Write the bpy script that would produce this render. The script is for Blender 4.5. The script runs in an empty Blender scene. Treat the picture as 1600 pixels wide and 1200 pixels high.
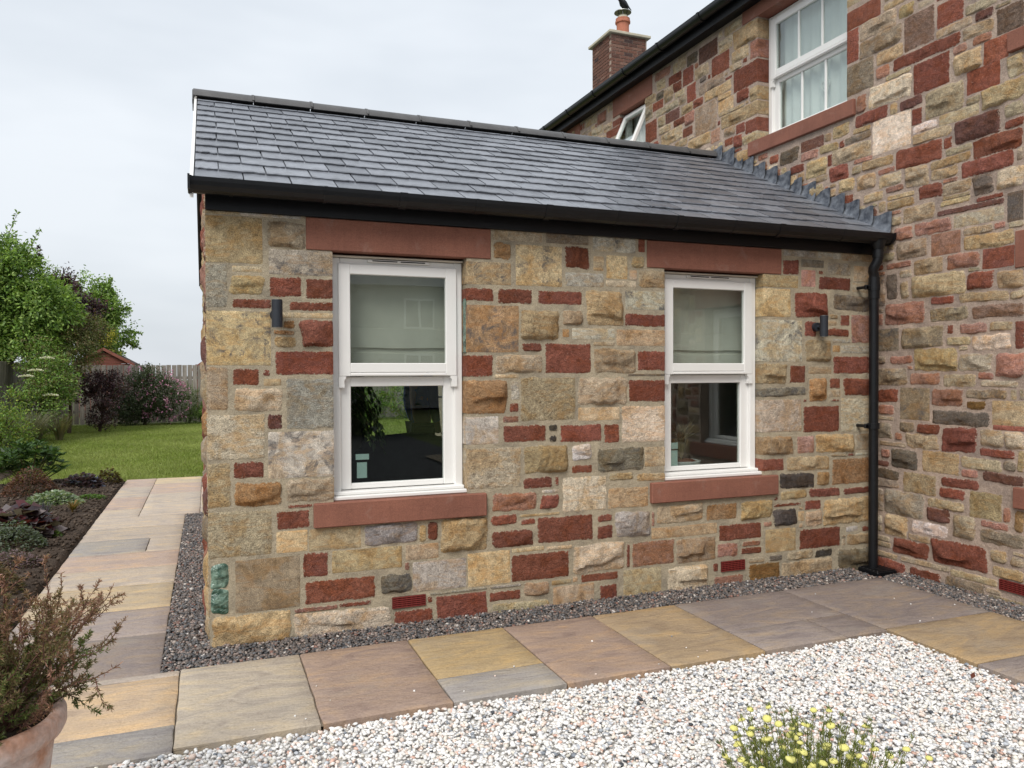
import bpy, bmesh, math, random
import numpy as np
from mathutils import Matrix, Vector
R_ = math.radians
scene = bpy.context.scene
COL = scene.collection
rng = np.random.default_rng(7)
rnd = random.Random(7)
L = 4.804                      # x of the main house wall; the annex front is the plane y = 0

# ------------------------------------------------------------------ camera
cam_d = bpy.data.cameras.new('camera'); cam = bpy.data.objects.new('camera', cam_d); COL.objects.link(cam)
cam_d.sensor_width = 36; cam_d.lens = 1211.06 / 1600 * 36; cam_d.clip_end = 600; cam_d.clip_start = .05
def cam_axes(yaw, pitch, roll):
    f = Vector((math.sin(yaw) * math.cos(pitch), math.cos(yaw) * math.cos(pitch), math.sin(pitch)))
    r = Vector((math.cos(yaw), -math.sin(yaw), 0)); u = r.cross(f)
    return r * math.cos(roll) + u * math.sin(roll), u * math.cos(roll) - r * math.sin(roll), f
_r, _u, _f = cam_axes(.3734, -.0153, -.0039)
cam.matrix_world = Matrix(((_r.x, _u.x, -_f.x, .008), (_r.y, _u.y, -_f.y, -4.528), (_r.z, _u.z, -_f.z, 1.5), (0, 0, 0, 1)))
scene.camera = cam
scene.render.resolution_x = 1024; scene.render.resolution_y = 768

# ------------------------------------------------------------------ sky, sun, exposure
SUN_AZ, SUN_EL = R_(222), R_(48)          # compass direction the light comes from, clockwise from +y
world = bpy.data.worlds.new('World'); scene.world = world; world.use_nodes = True
wn, wl = world.node_tree.nodes, world.node_tree.links
wn.clear()
w_out = wn.new('ShaderNodeOutputWorld'); w_bg = wn.new('ShaderNodeBackground')
w_sky = wn.new('ShaderNodeTexSky'); w_sky.sky_type = 'NISHITA'; w_sky.sun_disc = False
w_sky.sun_elevation = SUN_EL; w_sky.sun_rotation = SUN_AZ; w_sky.air_density = 1; w_sky.dust_density = 3; w_sky.ozone_density = 1
w_tc = wn.new('ShaderNodeTexCoord'); w_map = wn.new('ShaderNodeMapping'); w_map.inputs['Scale'].default_value = (1, 1, 3.2)
w_no = wn.new('ShaderNodeTexNoise'); w_no.inputs['Scale'].default_value = 1.7; w_no.inputs['Detail'].default_value = 4; w_no.inputs['Roughness'].default_value = .55
w_cr = wn.new('ShaderNodeValToRGB')       # cloud layer, in the same units as the sky texture
w_cr.color_ramp.elements[0].position = .30; w_cr.color_ramp.elements[0].color = (3.35, 3.62, 3.92, 1)
w_cr.color_ramp.elements[1].position = .68; w_cr.color_ramp.elements[1].color = (4.5, 4.72, 4.95, 1)
w_mx = wn.new('ShaderNodeMixRGB'); w_mx.inputs[0].default_value = .93
w_bg.inputs['Strength'].default_value = .1
wl.new(w_tc.outputs['Generated'], w_map.inputs[0]); wl.new(w_map.outputs[0], w_no.inputs['Vector'])
wl.new(w_no.outputs[0], w_cr.inputs[0]); wl.new(w_sky.outputs[0], w_mx.inputs[1]); wl.new(w_cr.outputs[0], w_mx.inputs[2])
w_sx = wn.new('ShaderNodeSeparateXYZ'); wl.new(w_tc.outputs['Generated'], w_sx.inputs[0])      # overcast: the zenith a little brighter than the horizon
w_zr = wn.new('ShaderNodeMapRange'); w_zr.inputs[1].default_value = 0; w_zr.inputs[2].default_value = 1; w_zr.inputs[3].default_value = 1; w_zr.inputs[4].default_value = 1.4
w_mu = wn.new('ShaderNodeVectorMath'); w_mu.operation = 'SCALE'; wl.new(w_sx.outputs[2], w_zr.inputs[0]); wl.new(w_mx.outputs[0], w_mu.inputs[0]); wl.new(w_zr.outputs[0], w_mu.inputs[3])
wl.new(w_mu.outputs[0], w_bg.inputs['Color']); wl.new(w_bg.outputs[0], w_out.inputs[0])
world.cycles.sampling_method = 'MANUAL'; world.cycles.sample_map_resolution = 256
sun_d = bpy.data.lights.new('sun', 'SUN'); sun_d.energy = 1.5; sun_d.angle = R_(28); sun_d.color = (1, .965, .91)
sun = bpy.data.objects.new('sun', sun_d); COL.objects.link(sun)
to_sun = Vector((math.sin(SUN_AZ) * math.cos(SUN_EL), math.cos(SUN_AZ) * math.cos(SUN_EL), math.sin(SUN_EL)))
sun.rotation_euler = to_sun.to_track_quat('Z', 'Y').to_euler(); sun.location = (-6, -8, 12)
vs = scene.view_settings; vs.view_transform = 'Standard'; vs.look = 'None'; vs.gamma = 1; vs.exposure = .88; vs.use_curve_mapping = False
scene.cycles.max_bounces = 5; scene.cycles.diffuse_bounces = 3; scene.cycles.glossy_bounces = 3; scene.cycles.transmission_bounces = 3; scene.cycles.transparent_max_bounces = 8

# ------------------------------------------------------------------ helpers
WL = {}
def link(o, parent=None, loc=(0, 0, 0), rot=None):
    COL.objects.link(o); o.location = loc; WL[o.name] = Vector(loc)
    if rot: o.rotation_euler = rot
    if parent is not None:
        o.parent = parent; o.matrix_parent_inverse = Matrix.Translation(-WL[parent.name])
    return o
def tag(o, label=None, cat=None, group=None, kind=None):
    for k, v in (('label', label), ('category', cat), ('group', group), ('kind', kind)):
        if v: o[k] = v
    return o
def thing(name, loc, label, cat, group=None):
    o = bpy.data.objects.new(name, None); o.empty_display_size = .1
    link(o, None, loc); return tag(o, label, cat, group)
def mesh(name, v, f, mat, attrs=None, smooth=False, sharp=None):
    me = bpy.data.meshes.new(name)
    if isinstance(v, np.ndarray): v = v.tolist()
    if isinstance(f, np.ndarray): f = f.tolist()
    me.from_pydata(v, [], f)
    mats = mat if isinstance(mat, (list, tuple)) else [mat]
    for m in mats: me.materials.append(m)
    if attrs:
        for k, (ty, a) in attrs.items():
            at = me.attributes.new(k, ty, 'POINT')
            a = np.asarray(a, dtype=np.float32)
            at.data.foreach_set('color' if ty == 'FLOAT_COLOR' else ('vector' if ty == 'FLOAT_VECTOR' else 'value'), a.ravel())
    if smooth:
        me.polygons.foreach_set('use_smooth', [True] * len(me.polygons))
        if sharp: me.set_sharp_from_angle(angle=R_(sharp))
    return me
def fast_mesh(name, V, F, mat, col=None, smooth=False):
    """V (n,3), F (m,k) arrays; col (n,3)"""
    me = bpy.data.meshes.new(name); n, m, k = len(V), len(F), F.shape[1]
    me.vertices.add(n); me.vertices.foreach_set('co', np.asarray(V, np.float32).ravel())
    me.loops.add(m * k); me.loops.foreach_set('vertex_index', np.asarray(F, np.int32).ravel())
    me.polygons.add(m); me.polygons.foreach_set('loop_start', np.arange(0, m * k, k, dtype=np.int32))
    me.update(calc_edges=True)
    me.materials.append(mat)
    if col is not None:
        at = me.attributes.new('col', 'FLOAT_COLOR', 'POINT')
        at.data.foreach_set('color', np.concatenate([col, np.ones((n, 1))], 1).astype(np.float32).ravel())
    if smooth: me.polygons.foreach_set('use_smooth', [True] * m)
    return me
def obj(name, me, parent=None, loc=(0, 0, 0), rot=None):
    return link(bpy.data.objects.new(name, me), parent, loc, rot)

class MB:
    def __init__(s): s.v = []; s.f = []
    def add(s, v, f):
        b = len(s.v); s.v += [tuple(p) for p in v]; s.f += [tuple(b + i for i in q) for q in f]; return s
    def box(s, x0, x1, y0, y1, z0, z1, b=0.):
        if x0 > x1: x0, x1 = x1, x0
        if y0 > y1: y0, y1 = y1, y0
        if z0 > z1: z0, z1 = z1, z0
        if b <= 0:
            return s.add([(x0, y0, z0), (x1, y0, z0), (x1, y1, z0), (x0, y1, z0), (x0, y0, z1), (x1, y0, z1), (x1, y1, z1), (x0, y1, z1)],
                         [(0, 3, 2, 1), (4, 5, 6, 7), (0, 1, 5, 4), (1, 2, 6, 5), (2, 3, 7, 6), (3, 0, 4, 7)])
        b = min(b, (x1 - x0) * .45, (y1 - y0) * .45, (z1 - z0) * .45)
        c = ((x0 + x1) / 2, (y0 + y1) / 2, (z0 + z1) / 2); h = ((x1 - x0) / 2, (y1 - y0) / 2, (z1 - z0) / 2)
        V = []; idx = {}
        for sx in (-1, 1):
            for sy in (-1, 1):
                for sz in (-1, 1):
                    sg = (sx, sy, sz)
                    for a in range(3):
                        idx[sg, a] = len(V)
                        V.append(tuple(c[k] + sg[k] * (h[k] - (0 if k == a else b)) for k in range(3)))
        F = []
        for a in range(3):
            o1, o2 = [k for k in range(3) if k != a]
            for sa in (-1, 1):
                q = []
                for p1, p2 in ((-1, -1), (1, -1), (1, 1), (-1, 1)):
                    sg = [0, 0, 0]; sg[a] = sa; sg[o1] = p1; sg[o2] = p2; q.append(idx[tuple(sg), a])
                F.append(q)
        for a in range(3):
            o1, o2 = [k for k in range(3) if k != a]
            for p1 in (-1, 1):
                for p2 in (-1, 1):
                    sA = [0, 0, 0]; sA[a] = -1; sA[o1] = p1; sA[o2] = p2; sB = list(sA); sB[a] = 1
                    F.append([idx[tuple(sA), o1], idx[tuple(sB), o1], idx[tuple(sB), o2], idx[tuple(sA), o2]])
        for sx in (-1, 1):
            for sy in (-1, 1):
                for sz in (-1, 1): F.append([idx[(sx, sy, sz), a] for a in range(3)])
        cc = Vector(c); G = []
        for q in F:
            P = [Vector(V[i]) for i in q]; n = (P[1] - P[0]).cross(P[2] - P[0])
            G.append(q if n.dot(sum(P, Vector()) / len(P) - cc) > 0 else q[::-1])
        return s.add(V, G)
    def tube(s, pts, r, n=10, cap=True):
        pts = [Vector(p) for p in pts]; m = len(pts); rr = r if isinstance(r, (list, tuple)) else [r] * m
        V = []; up = None
        for i, p in enumerate(pts):
            d = (pts[min(i + 1, m - 1)] - pts[max(i - 1, 0)]).normalized()
            if up is None: up = Vector((0, 0, 1)) if abs(d.z) < .9 else Vector((1, 0, 0))
            a = d.cross(up).normalized(); up = a.cross(d).normalized()
            for k in range(n):
                t = 2 * math.pi * k / n; V.append(p + (a * math.cos(t) + up * math.sin(t)) * rr[i])
        F = [(i * n + k, i * n + (k + 1) % n, (i + 1) * n + (k + 1) % n, (i + 1) * n + k) for i in range(m - 1) for k in range(n)]
        if cap: F += [tuple(range(n))[::-1], tuple(range((m - 1) * n, m * n))]
        return s.add(V, F)
    def lathe(s, prof, c=(0, 0, 0), n=24, cap=True):
        V = [(c[0] + r * math.cos(2 * math.pi * k / n), c[1] + r * math.sin(2 * math.pi * k / n), c[2] + z) for r, z in prof for k in range(n)]
        m = len(prof)
        F = [(i * n + k, i * n + (k + 1) % n, (i + 1) * n + (k + 1) % n, (i + 1) * n + k) for i in range(m - 1) for k in range(n)]
        if cap: F += [tuple(range(n))[::-1], tuple(range((m - 1) * n, m * n))]
        return s.add(V, F)
    def prism(s, poly, fn, t0, t1):
        """poly of (a, b); fn(a, b, t) -> point"""
        n = len(poly); V = [fn(a, b, t0) for a, b in poly] + [fn(a, b, t1) for a, b in poly]
        F = [tuple(range(n))[::-1], tuple(range(n, 2 * n))] + [(i, (i + 1) % n, n + (i + 1) % n, n + i) for i in range(n)]
        return s.add(V, F)
    def build(s, name, mat, parent=None, smooth=False, sharp=35, loc=(0, 0, 0), rot=None):
        me = mesh(name, s.v, s.f, mat, smooth=smooth, sharp=sharp)
        bm = bmesh.new(); bm.from_mesh(me); bmesh.ops.recalc_face_normals(bm, faces=bm.faces); bm.to_mesh(me); bm.free()
        return obj(name, me, parent, loc, rot)

def copy_of(o, parent, loc=None, rot=None):
    c = o.copy(); COL.objects.link(c); WL[c.name] = Vector(loc if loc is not None else o.location)
    if loc is not None: c.location = loc
    if rot is not None: c.rotation_euler = rot
    c.parent = parent
    if parent is not None: c.matrix_parent_inverse = Matrix.Translation(-WL[parent.name])
    return c

# ------------------------------------------------------------------ materials
class NT:
    def __init__(s, name):
        s.m = bpy.data.materials.new(name); s.m.use_nodes = True; s.t = s.m.node_tree; s.n = s.t.nodes; s.l = s.t.links
        s.bsdf = s.n['Principled BSDF']; s.out = s.n['Material Output']
    def new(s, ty, **kw):
        n = s.n.new(ty)
        for k, v in kw.items(): setattr(n, k, v)
        return n
    def link(s, a, b): s.l.new(a, b)
    def coords(s, scale=(1, 1, 1), random=True, kind='Object'):
        tc = s.new('ShaderNodeTexCoord'); mp = s.new('ShaderNodeMapping'); mp.inputs['Scale'].default_value = scale
        s.link(tc.outputs[kind], mp.inputs[0])
        if random:
            oi = s.new('ShaderNodeObjectInfo'); mu = s.new('ShaderNodeMath', operation='MULTIPLY'); mu.inputs[1].default_value = 53.
            s.link(oi.outputs['Random'], mu.inputs[0]); s.link(mu.outputs[0], mp.inputs['Location'])
        return mp.outputs[0]
    def noise(s, vec, scale, detail=4, rough=.55, dist=0.):
        n = s.new('ShaderNodeTexNoise'); n.inputs['Scale'].default_value = scale; n.inputs['Detail'].default_value = detail
        n.inputs['Roughness'].default_value = rough; n.inputs['Distortion'].default_value = dist
        s.link(vec, n.inputs['Vector']); return n.outputs[0]
    def ramp(s, v, stops):
        r = s.new('ShaderNodeValToRGB'); e = r.color_ramp.elements
        while len(e) < len(stops): e.new(.5)
        for q, (p, c) in zip(e, stops):
            q.position = p; q.color = (c, c, c, 1) if isinstance(c, (int, float)) else tuple(c) + (1,)
        s.link(v, r.inputs[0]); return r.outputs[0]
    def mix(s, fac, a, b, mode='MIX'):
        m = s.new('ShaderNodeMixRGB', blend_type=mode)
        for i, v in ((0, fac), (1, a), (2, b)):
            if hasattr(v, 'is_output'): s.link(v, m.inputs[i])
            else: m.inputs[i].default_value = v if i == 0 else tuple(v) + (1,)
        return m.outputs[0]
    def math(s, op, a, b=None, clamp=False):
        m = s.new('ShaderNodeMath', operation=op, use_clamp=clamp)
        for i, v in ((0, a), (1, b)):
            if v is None: continue
            if hasattr(v, 'is_output'): s.link(v, m.inputs[i])
            else: m.inputs[i].default_value = v
        return m.outputs[0]
    def attr(s, name, out='Color'):
        a = s.new('ShaderNodeAttribute', attribute_name=name); return a.outputs[out]
    def bump(s, h, strength, dist=.01):
        b = s.new('ShaderNodeBump'); b.inputs['Strength'].default_value = strength; b.inputs['Distance'].default_value = dist
        s.link(h, b.inputs['Height']); s.link(b.outputs[0], s.bsdf.inputs['Normal']); return b
    def base(s, c):
        if hasattr(c, 'is_output'): s.link(c, s.bsdf.inputs['Base Color'])
        else: s.bsdf.inputs['Base Color'].default_value = tuple(c) + (1,)
    def set(s, rough=.8, spec=.3, metal=0.):
        s.bsdf.inputs['Roughness'].default_value = rough; s.bsdf.inputs['Specular IOR Level'].default_value = spec; s.bsdf.inputs['Metallic'].default_value = metal

def stone_material(name, mortar):
    n = NT(name); v = n.coords(); col = n.attr('col'); fx = n.attr('fx', 'Vector')
    sep = n.new('ShaderNodeSeparateXYZ'); n.link(fx, sep.inputs[0]); stain, peck, edge = sep.outputs
    big = n.noise(v, 7, 4, .62, .5); mid = n.noise(v, 34, 4, .65, .4); fine = n.noise(v, 170, 3, .65)
    c = n.mix(1, col, n.ramp(big, [(.29, (.66, .58, .50)), (.40, (1.0, .88, .72)), (.5, (1, 1, 1)), (.60, (1.14, 1.14, 1.12)), (.70, (1.36, 1.38, 1.42))]), 'MULTIPLY')
    c = n.mix(1, c, n.ramp(mid, [(.28, (.62, .60, .58)), (.5, (1, 1, 1)), (.72, (1.30, 1.27, 1.22))]), 'MULTIPLY')
    c = n.mix(1, c, n.ramp(fine, [(.3, .50), (.5, 1.), (.7, 1.5)]), 'MULTIPLY')
    # iron banding
    bv = n.coords((3, 3, 12)); band = n.noise(bv, 2.0, 2, .5, 1.4)
    c = n.mix(n.math('MULTIPLY', n.ramp(band, [(.52, 0.), (.62, 1.)]), .35), c, n.mix(1, col, (1.12, .80, .5), 'MULTIPLY'))
    # lichen and soot stains with their own shape
    st = n.math('MULTIPLY', n.ramp(n.noise(v, 10, 5, .72, .6), [(.50, 0.), (.60, 1.)]), stain)
    st = n.math('MULTIPLY', st, n.ramp(mid, [(.36, .15), (.56, 1.)]))
    c = n.mix(n.math('MULTIPLY', st, .85), c, (.085, .082, .085))
    # mortar smeared over the arrises, and flecks of it on the face
    sm = n.noise(v, 75, 3, .7)
    e = n.math('ADD', edge, n.math('MULTIPLY', n.math('SUBTRACT', sm, .5), 1.9))
    c = n.mix(n.ramp(e, [(.60, 0.), (.72, .9)]), c, mortar)
    c = n.mix(n.math('MULTIPLY', n.ramp(sm, [(.66, 0.), (.70, 1.)]), .5), c, n.mix(.6, col, (.60, .53, .45)))
    n.base(c); n.set(.88, .22)
    h = n.math('ADD', n.math('MULTIPLY', fine, .8), n.math('ADD', n.math('MULTIPLY', mid, 1.2), n.math('MULTIPLY', sm, .5)))
    b = n.bump(h, .8, .015); n.link(n.math('ADD', .28, n.math('MULTIPLY', peck, .75)), b.inputs['Strength'])
    return n.m
MORT_F, MORT_M = (.405, .35, .258), (.425, .335, .275)
M = {}
M['stone_f'] = stone_material('sandstone_buff_pointing', MORT_F)
M['stone_m'] = stone_material('sandstone_pink_pointing', MORT_M)
def simple(name, c, rough=.6, spec=.4, var=.0, nscale=8, bump=0., bscale=60, bdist=.004, metal=0., random=True):
    n = NT(name); n.set(rough, spec, metal)
    if var or bump:
        v = n.coords(random=random)
        if var:
            n.base(n.mix(1, c, n.ramp(n.noise(v, nscale, 5, .6), [(.25, (1 - var,) * 3), (.75, (1 + var,) * 3)]), 'MULTIPLY'))
        else: n.base(c)
        if bump: n.bump(n.noise(v, bscale, 4, .6), bump, bdist)
    else: n.base(c)
    return n.m
def mortar_material(name, c):
    n = NT(name); v = n.coords(random=False); n.set(.95, .1)
    a = n.mix(1, c, n.ramp(n.noise(v, 7, 5, .6), [(.3, (.72, .72, .74)), (.7, (1.24, 1.21, 1.17))]), 'MULTIPLY')
    a = n.mix(1, a, n.ramp(n.noise(v, 190, 4, .7), [(.3, .62), (.7, 1.35)]), 'MULTIPLY')
    n.base(a); n.bump(n.math('ADD', n.noise(v, 34, 4, .6), n.math('MULTIPLY', n.noise(v, 220, 3, .7), .5)), .9, .012); return n.m
M['mortar_f'] = mortar_material('buff_lime_mortar', MORT_F); M['mortar_m'] = mortar_material('pink_lime_mortar', MORT_M)
def dressed_red():
    n = NT('dressed_red_sandstone'); n.set(.8, .25); v = n.coords((1, 1, 1))
    c = n.mix(1, (.235, .100, .070), n.ramp(n.noise(v, 3, 5, .6), [(.3, (.86, .86, .86)), (.7, (1.15, 1.15, 1.12))]), 'MULTIPLY')
    wv = n.coords((1, 1, 5)); w = n.noise(wv, 4, 4, .5, 2.5)
    c = n.mix(n.math('MULTIPLY', n.ramp(w, [(.485, 0.), (.5, 1.), (.515, 0.)]), .3), c, (.12, .04, .03))
    c = n.mix(1, c, n.ramp(n.noise(v, 240, 3, .6), [(.3, .78), (.7, 1.2)]), 'MULTIPLY')
    tv = n.coords((34, 34, 1.5)); c = n.mix(1, c, n.ramp(n.noise(tv, 1.4, 3, .6), [(.3, .95), (.7, 1.05)]), 'MULTIPLY')      # water streaks
    c = n.mix(n.math('MULTIPLY', n.ramp(n.noise(v, 8, 5, .7, .5), [(.58, 0.), (.70, 1.)]), .35), c, (.30, .20, .165))       # lime bloom
    n.base(c); n.bump(n.math('ADD', n.noise(v, 120, 4, .6), n.math('MULTIPLY', n.noise(n.coords((4, 4, 60)), 1., 3, .5), .5)), .4, .004); return n.m
M['red_dressed'] = dressed_red()
def slate_material():
    n = NT('natural_slate'); v = n.coords((1, 1, 1)); oi = n.new('ShaderNodeObjectInfo')
    c = n.mix(oi.outputs['Random'], (.080, .087, .104), (.175, .186, .212))
    c = n.mix(1, c, n.ramp(n.noise(v, 14, 5, .6), [(.3, .75), (.7, 1.3)]), 'MULTIPLY')
    n.base(c); n.set(.42, .9); n.bsdf.inputs['Coat Weight'].default_value = .35; n.bsdf.inputs['Coat Roughness'].default_value = .28
    n.link(n.ramp(n.noise(v, 20, 4, .6), [(.3, .30), (.7, .50)]), n.bsdf.inputs['Roughness'])
    sv = n.coords((1, .45, 1)); n.bump(n.noise(sv, 30, 5, .65, .3), .8, .008); return n.m
M['slate'] = slate_material()
M['ridge'] = simple('grey_ridge_tile', (.085, .083, .083), .55, .45, .25, 9, .35, 120, .003)
def lead_material():
    n = NT('lead_sheet'); v = n.coords(); n.set(.38, .6, .55)
    n.base(n.mix(n.ramp(n.noise(v, 16, 5, .6), [(.35, 0.), (.7, 1.)]), (.045, .052, .068), (.23, .245, .27)))
    n.link(n.ramp(n.noise(v, 9, 4, .6), [(.3, .28), (.7, .55)]), n.bsdf.inputs['Roughness']); n.bump(n.noise(v, 14, 3, .5), .5, .012); return n.m
M['lead'] = lead_material()
M['black'] = simple('black_plastic', (.0065, .007, .0085), .36, .38, .2, 12, .08, 30, .003)
M['fascia'] = simple('black_fascia_board', (.006, .0065, .0085), .45, .3, .15, 10, .05, 40, .003)
M['light'] = simple('dark_grey_powder_coat', (.022, .026, .034), .5, .4, .08, 30, .1, 300, .001)
M['white'] = simple('white_painted_frame', (.80, .79, .765), .32, .45, .03, 3, .04, 90, .002)
M['seal'] = simple('cream_sealant', (.62, .58, .50), .7, .2)
M['rubber'] = simple('dark_glazing_gasket', (.03, .03, .03), .6, .2)
def glass_material(name, k, tint):
    n = NT(name); n.n.remove(n.bsdf)
    fr = n.new('ShaderNodeFresnel'); ge = n.new('ShaderNodeNewGeometry')      # both faces of the pane meet air on their outer side
    n.link(n.math('ADD', 1.52, n.math('MULTIPLY', ge.outputs['Backfacing'], 1 / 1.52 - 1.52)), fr.inputs['IOR'])
    fac = n.math('MULTIPLY', fr.outputs[0], k, True)
    tr = n.new('ShaderNodeBsdfTransparent'); tr.inputs[0].default_value = tint + (1,)
    gl = n.new('ShaderNodeBsdfGlossy'); gl.inputs['Roughness'].default_value = .0; gl.inputs['Color'].default_value = (.93, .96, .96, 1)
    v = n.coords(); b = n.new('ShaderNodeBump'); b.inputs['Strength'].default_value = .03; b.inputs['Distance'].default_value = .02
    n.link(n.noise(v, 1.6, 2, .5), b.inputs['Height']); n.link(b.outputs[0], gl.inputs['Normal'])
    mx = n.new('ShaderNodeMixShader'); n.link(fac, mx.inputs[0]); n.link(tr.outputs[0], mx.inputs[1]); n.link(gl.outputs[0], mx.inputs[2]); n.link(mx.outputs[0], n.out.inputs[0])
    return n.m
M['glass'] = glass_material('double_glazing', 1.5, (.87, .905, .89))
M['blind'] = simple('grey_blind_fabric', (.60, .57, .50), .95, .05, .12, 4, .2, 400, .001)
M['voile'] = simple('white_curtain', (.88, .88, .87), .95, .05, .06, 5)
M['plaster'] = simple('room_plaster', (.42, .40, .36), .95, .1, .06, 3)
M['room_floor'] = simple('room_floor', (.10, .07, .05), .5, .3, .2, 5)
M['dark_fabric'] = simple('dark_upholstery', (.012, .012, .013), .85, .2, .3, 20, .3, 200, .002)
M['card'] = simple('pale_green_card', (.38, .50, .47), .7, .2, .05, 6)
M['vent'] = simple('red_plastic_airbrick', (.17, .024, .02), .5, .3, .1, 30)
M['vent_dark'] = simple('airbrick_void', (.02, .006, .006), .9, .1)
def glass_block():
    n = NT('green_glass_block'); v = n.coords(); n.set(.12, .7)
    n.base(n.mix(n.ramp(n.noise(v, 16, 4, .6, .8), [(.36, 0.), (.62, 1.)]), (.010, .055, .036), (.17, .26, .20)))
    n.bump(n.noise(v, 26, 4, .6, .5), .9, .02); return n.m
M['green_glass'] = glass_block()
def slab_material():
    n = NT('riven_sandstone_flag'); v = n.coords(); col = n.attr('col'); n.set(.72, .28)
    sw = n.coords((1, 2.6, 1)); s1 = n.noise(sw, 2.6, 5, .55, 1.6)
    c = n.mix(1, col, n.ramp(s1, [(.25, (.72, .69, .72)), (.44, (1, .98, .98)), (.56, (1.10, 1.05, .97)), (.70, (1.28, 1.15, .93))]), 'MULTIPLY')
    c = n.mix(n.math('MULTIPLY', n.ramp(n.noise(sw, 4.5, 4, .5, 2.2), [(.47, 0.), (.5, 1.), (.53, 0.)]), .35), c, n.mix(1, col, (.62, .56, .54), 'MULTIPLY'))
    c = n.mix(1, c, n.ramp(n.noise(v, 90, 4, .65), [(.3, .87), (.7, 1.12)]), 'MULTIPLY')
    c = n.mix(n.math('MULTIPLY', n.ramp(n.noise(v, 3.2, 4, .6), [(.55, 0.), (.7, 1.)]), .35), c, (.30, .27, .235))
    n.base(c); n.bump(n.math('ADD', n.math('MULTIPLY', n.noise(sw, 9, 5, .55, 1.2), 1.4), n.math('MULTIPLY', n.noise(v, 80, 3, .6), .3)), .75, .010)
    n.link(n.ramp(s1, [(.3, .62), (.7, .8)]), n.bsdf.inputs['Roughness']); return n.m
M['slab'] = slab_material()
M['joint'] = simple('paving_joint_grit', (.20, .165, .125), .95, .1, .3, 30, .6, 150, .004, random=False)
def attr_material(name, rough, spec, var=.2, nscale=200, transl=0., bump=0., bscale=300, bdist=.002):
    n = NT(name); col = n.attr('col'); n.set(rough, spec); v = n.coords(random=False)
    c = n.mix(1, col, n.ramp(n.noise(v, nscale, 3, .6), [(.25, (1 - var,) * 3), (.75, (1 + var,) * 3)]), 'MULTIPLY'); n.base(c)
    if bump: n.bump(n.noise(v, bscale, 3, .6), bump, bdist)
    if transl:
        t = n.new('ShaderNodeBsdfTranslucent'); n.link(n.mix(1, c, (1.2, 1.25, .6), 'MULTIPLY'), t.inputs[0])
        mx = n.new('ShaderNodeMixShader'); mx.inputs[0].default_value = transl
        n.link(n.bsdf.outputs[0], mx.inputs[1]); n.link(t.outputs[0], mx.inputs[2]); n.link(mx.outputs[0], n.out.inputs[0])
    return n.m
M['chip'] = attr_material('white_marble_chippings', .55, .35, .14, 110)
M['pebble'] = attr_material('dark_pebbles', .5, .4, .25, 130)
M['leaf'] = attr_material('foliage', .5, .35, .22, 9, .32)
M['petal'] = attr_material('petals', .7, .2, .1, 50, .2)
M['grass'] = attr_material('grass_blades', .55, .25, .15, 1.2, .25)
M['bark'] = simple('bark', (.085, .06, .045), .9, .15, .3, 20, .6, 40, .01)
M['stem'] = simple('green_brown_stem', (.10, .085, .04), .75, .2, .3, 15)
def soil_material():
    n = NT('garden_soil'); v = n.coords(random=False); n.set(.95, .1)
    c = n.mix(1, (.075, .056, .043), n.ramp(n.noise(v, 5, 6, .65), [(.3, .62), (.7, 1.45)]), 'MULTIPLY')
    c = n.mix(1, c, n.ramp(n.noise(v, 110, 4, .7), [(.3, .55), (.7, 1.5)]), 'MULTIPLY')
    n.base(c); n.bump(n.math('ADD', n.noise(v, 45, 5, .65), n.math('MULTIPLY', n.noise(v, 160, 3, .6), .5)), 1., .02); return n.m
M['soil'] = soil_material()
def lawn_material():
    n = NT('mown_lawn'); v = n.coords(random=False); n.set(.9, .1)
    c = n.mix(n.noise(v, .7, 5, .6), (.13, .175, .028), (.20, .245, .055))
    c = n.mix(1, c, n.ramp(n.noise(v, 28, 5, .7), [(.3, .6), (.7, 1.4)]), 'MULTIPLY'); n.base(c); n.bump(n.noise(v, 60, 4, .7), .8, .02); return n.m
M['lawn'] = lawn_material()
M['earth'] = simple('earth', (.07, .085, .03), .95, .1, .3, 2, .4, 30, .02, random=False)
def wood_material(name, c, sc=(30, 30, 2.2)):
    n = NT(name); n.set(.85, .15); v = n.coords(sc); oi = n.new('ShaderNodeObjectInfo')
    k = n.mix(oi.outputs['Random'], tuple(x * .8 for x in c), tuple(x * 1.18 for x in c))
    k = n.mix(1, k, n.ramp(n.noise(v, 1.2, 5, .6, .4), [(.3, .62), (.7, 1.3)]), 'MULTIPLY'); n.base(k); n.bump(n.noise(v, 2, 4, .6), .4, .004); return n.m
M['fence'] = wood_material('weathered_fence_board', (.27, .24, .21)); M['shed'] = wood_material('red_stained_timber', (.20, .075, .055), (2, 2, 30))
M['shed_roof'] = simple('brown_shed_roof', (.075, .05, .045), .9, .1, .2, 8)
M['brick'] = NT('chimney_brick').m
def brick_mat():
    n = NT('weathered_brick'); oi = n.new('ShaderNodeObjectInfo'); n.set(.9, .15); v = n.coords()
    c = n.ramp(oi.outputs['Random'], [(0., (.055, .04, .04)), (.08, (.12, .06, .045)), (.45, (.165, .082, .06)), (.8, (.125, .07, .056)), (1., (.21, .12, .09))])
    c = n.mix(1, c, n.ramp(n.noise(v, 30, 4, .6), [(.3, .75), (.7, 1.25)]), 'MULTIPLY'); n.base(c); n.bump(n.noise(v, 80, 4, .6), .5, .004); return n.m
M['brick'] = brick_mat()
M['brick_mortar'] = mortar_material('chimney_mortar', (.36, .29, .24))
M['cap'] = simple('cast_stone_cap', (.48, .44, .34), .85, .2, .12, 6, .2, 60, .003)
M['terracotta'] = simple('terracotta_pot', (.40, .155, .10), .8, .2, .15, 10, .2, 60, .003)
M['steel'] = simple('dull_steel', (.30, .30, .28), .42, .5, .2, 12, metal=.8)
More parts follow.
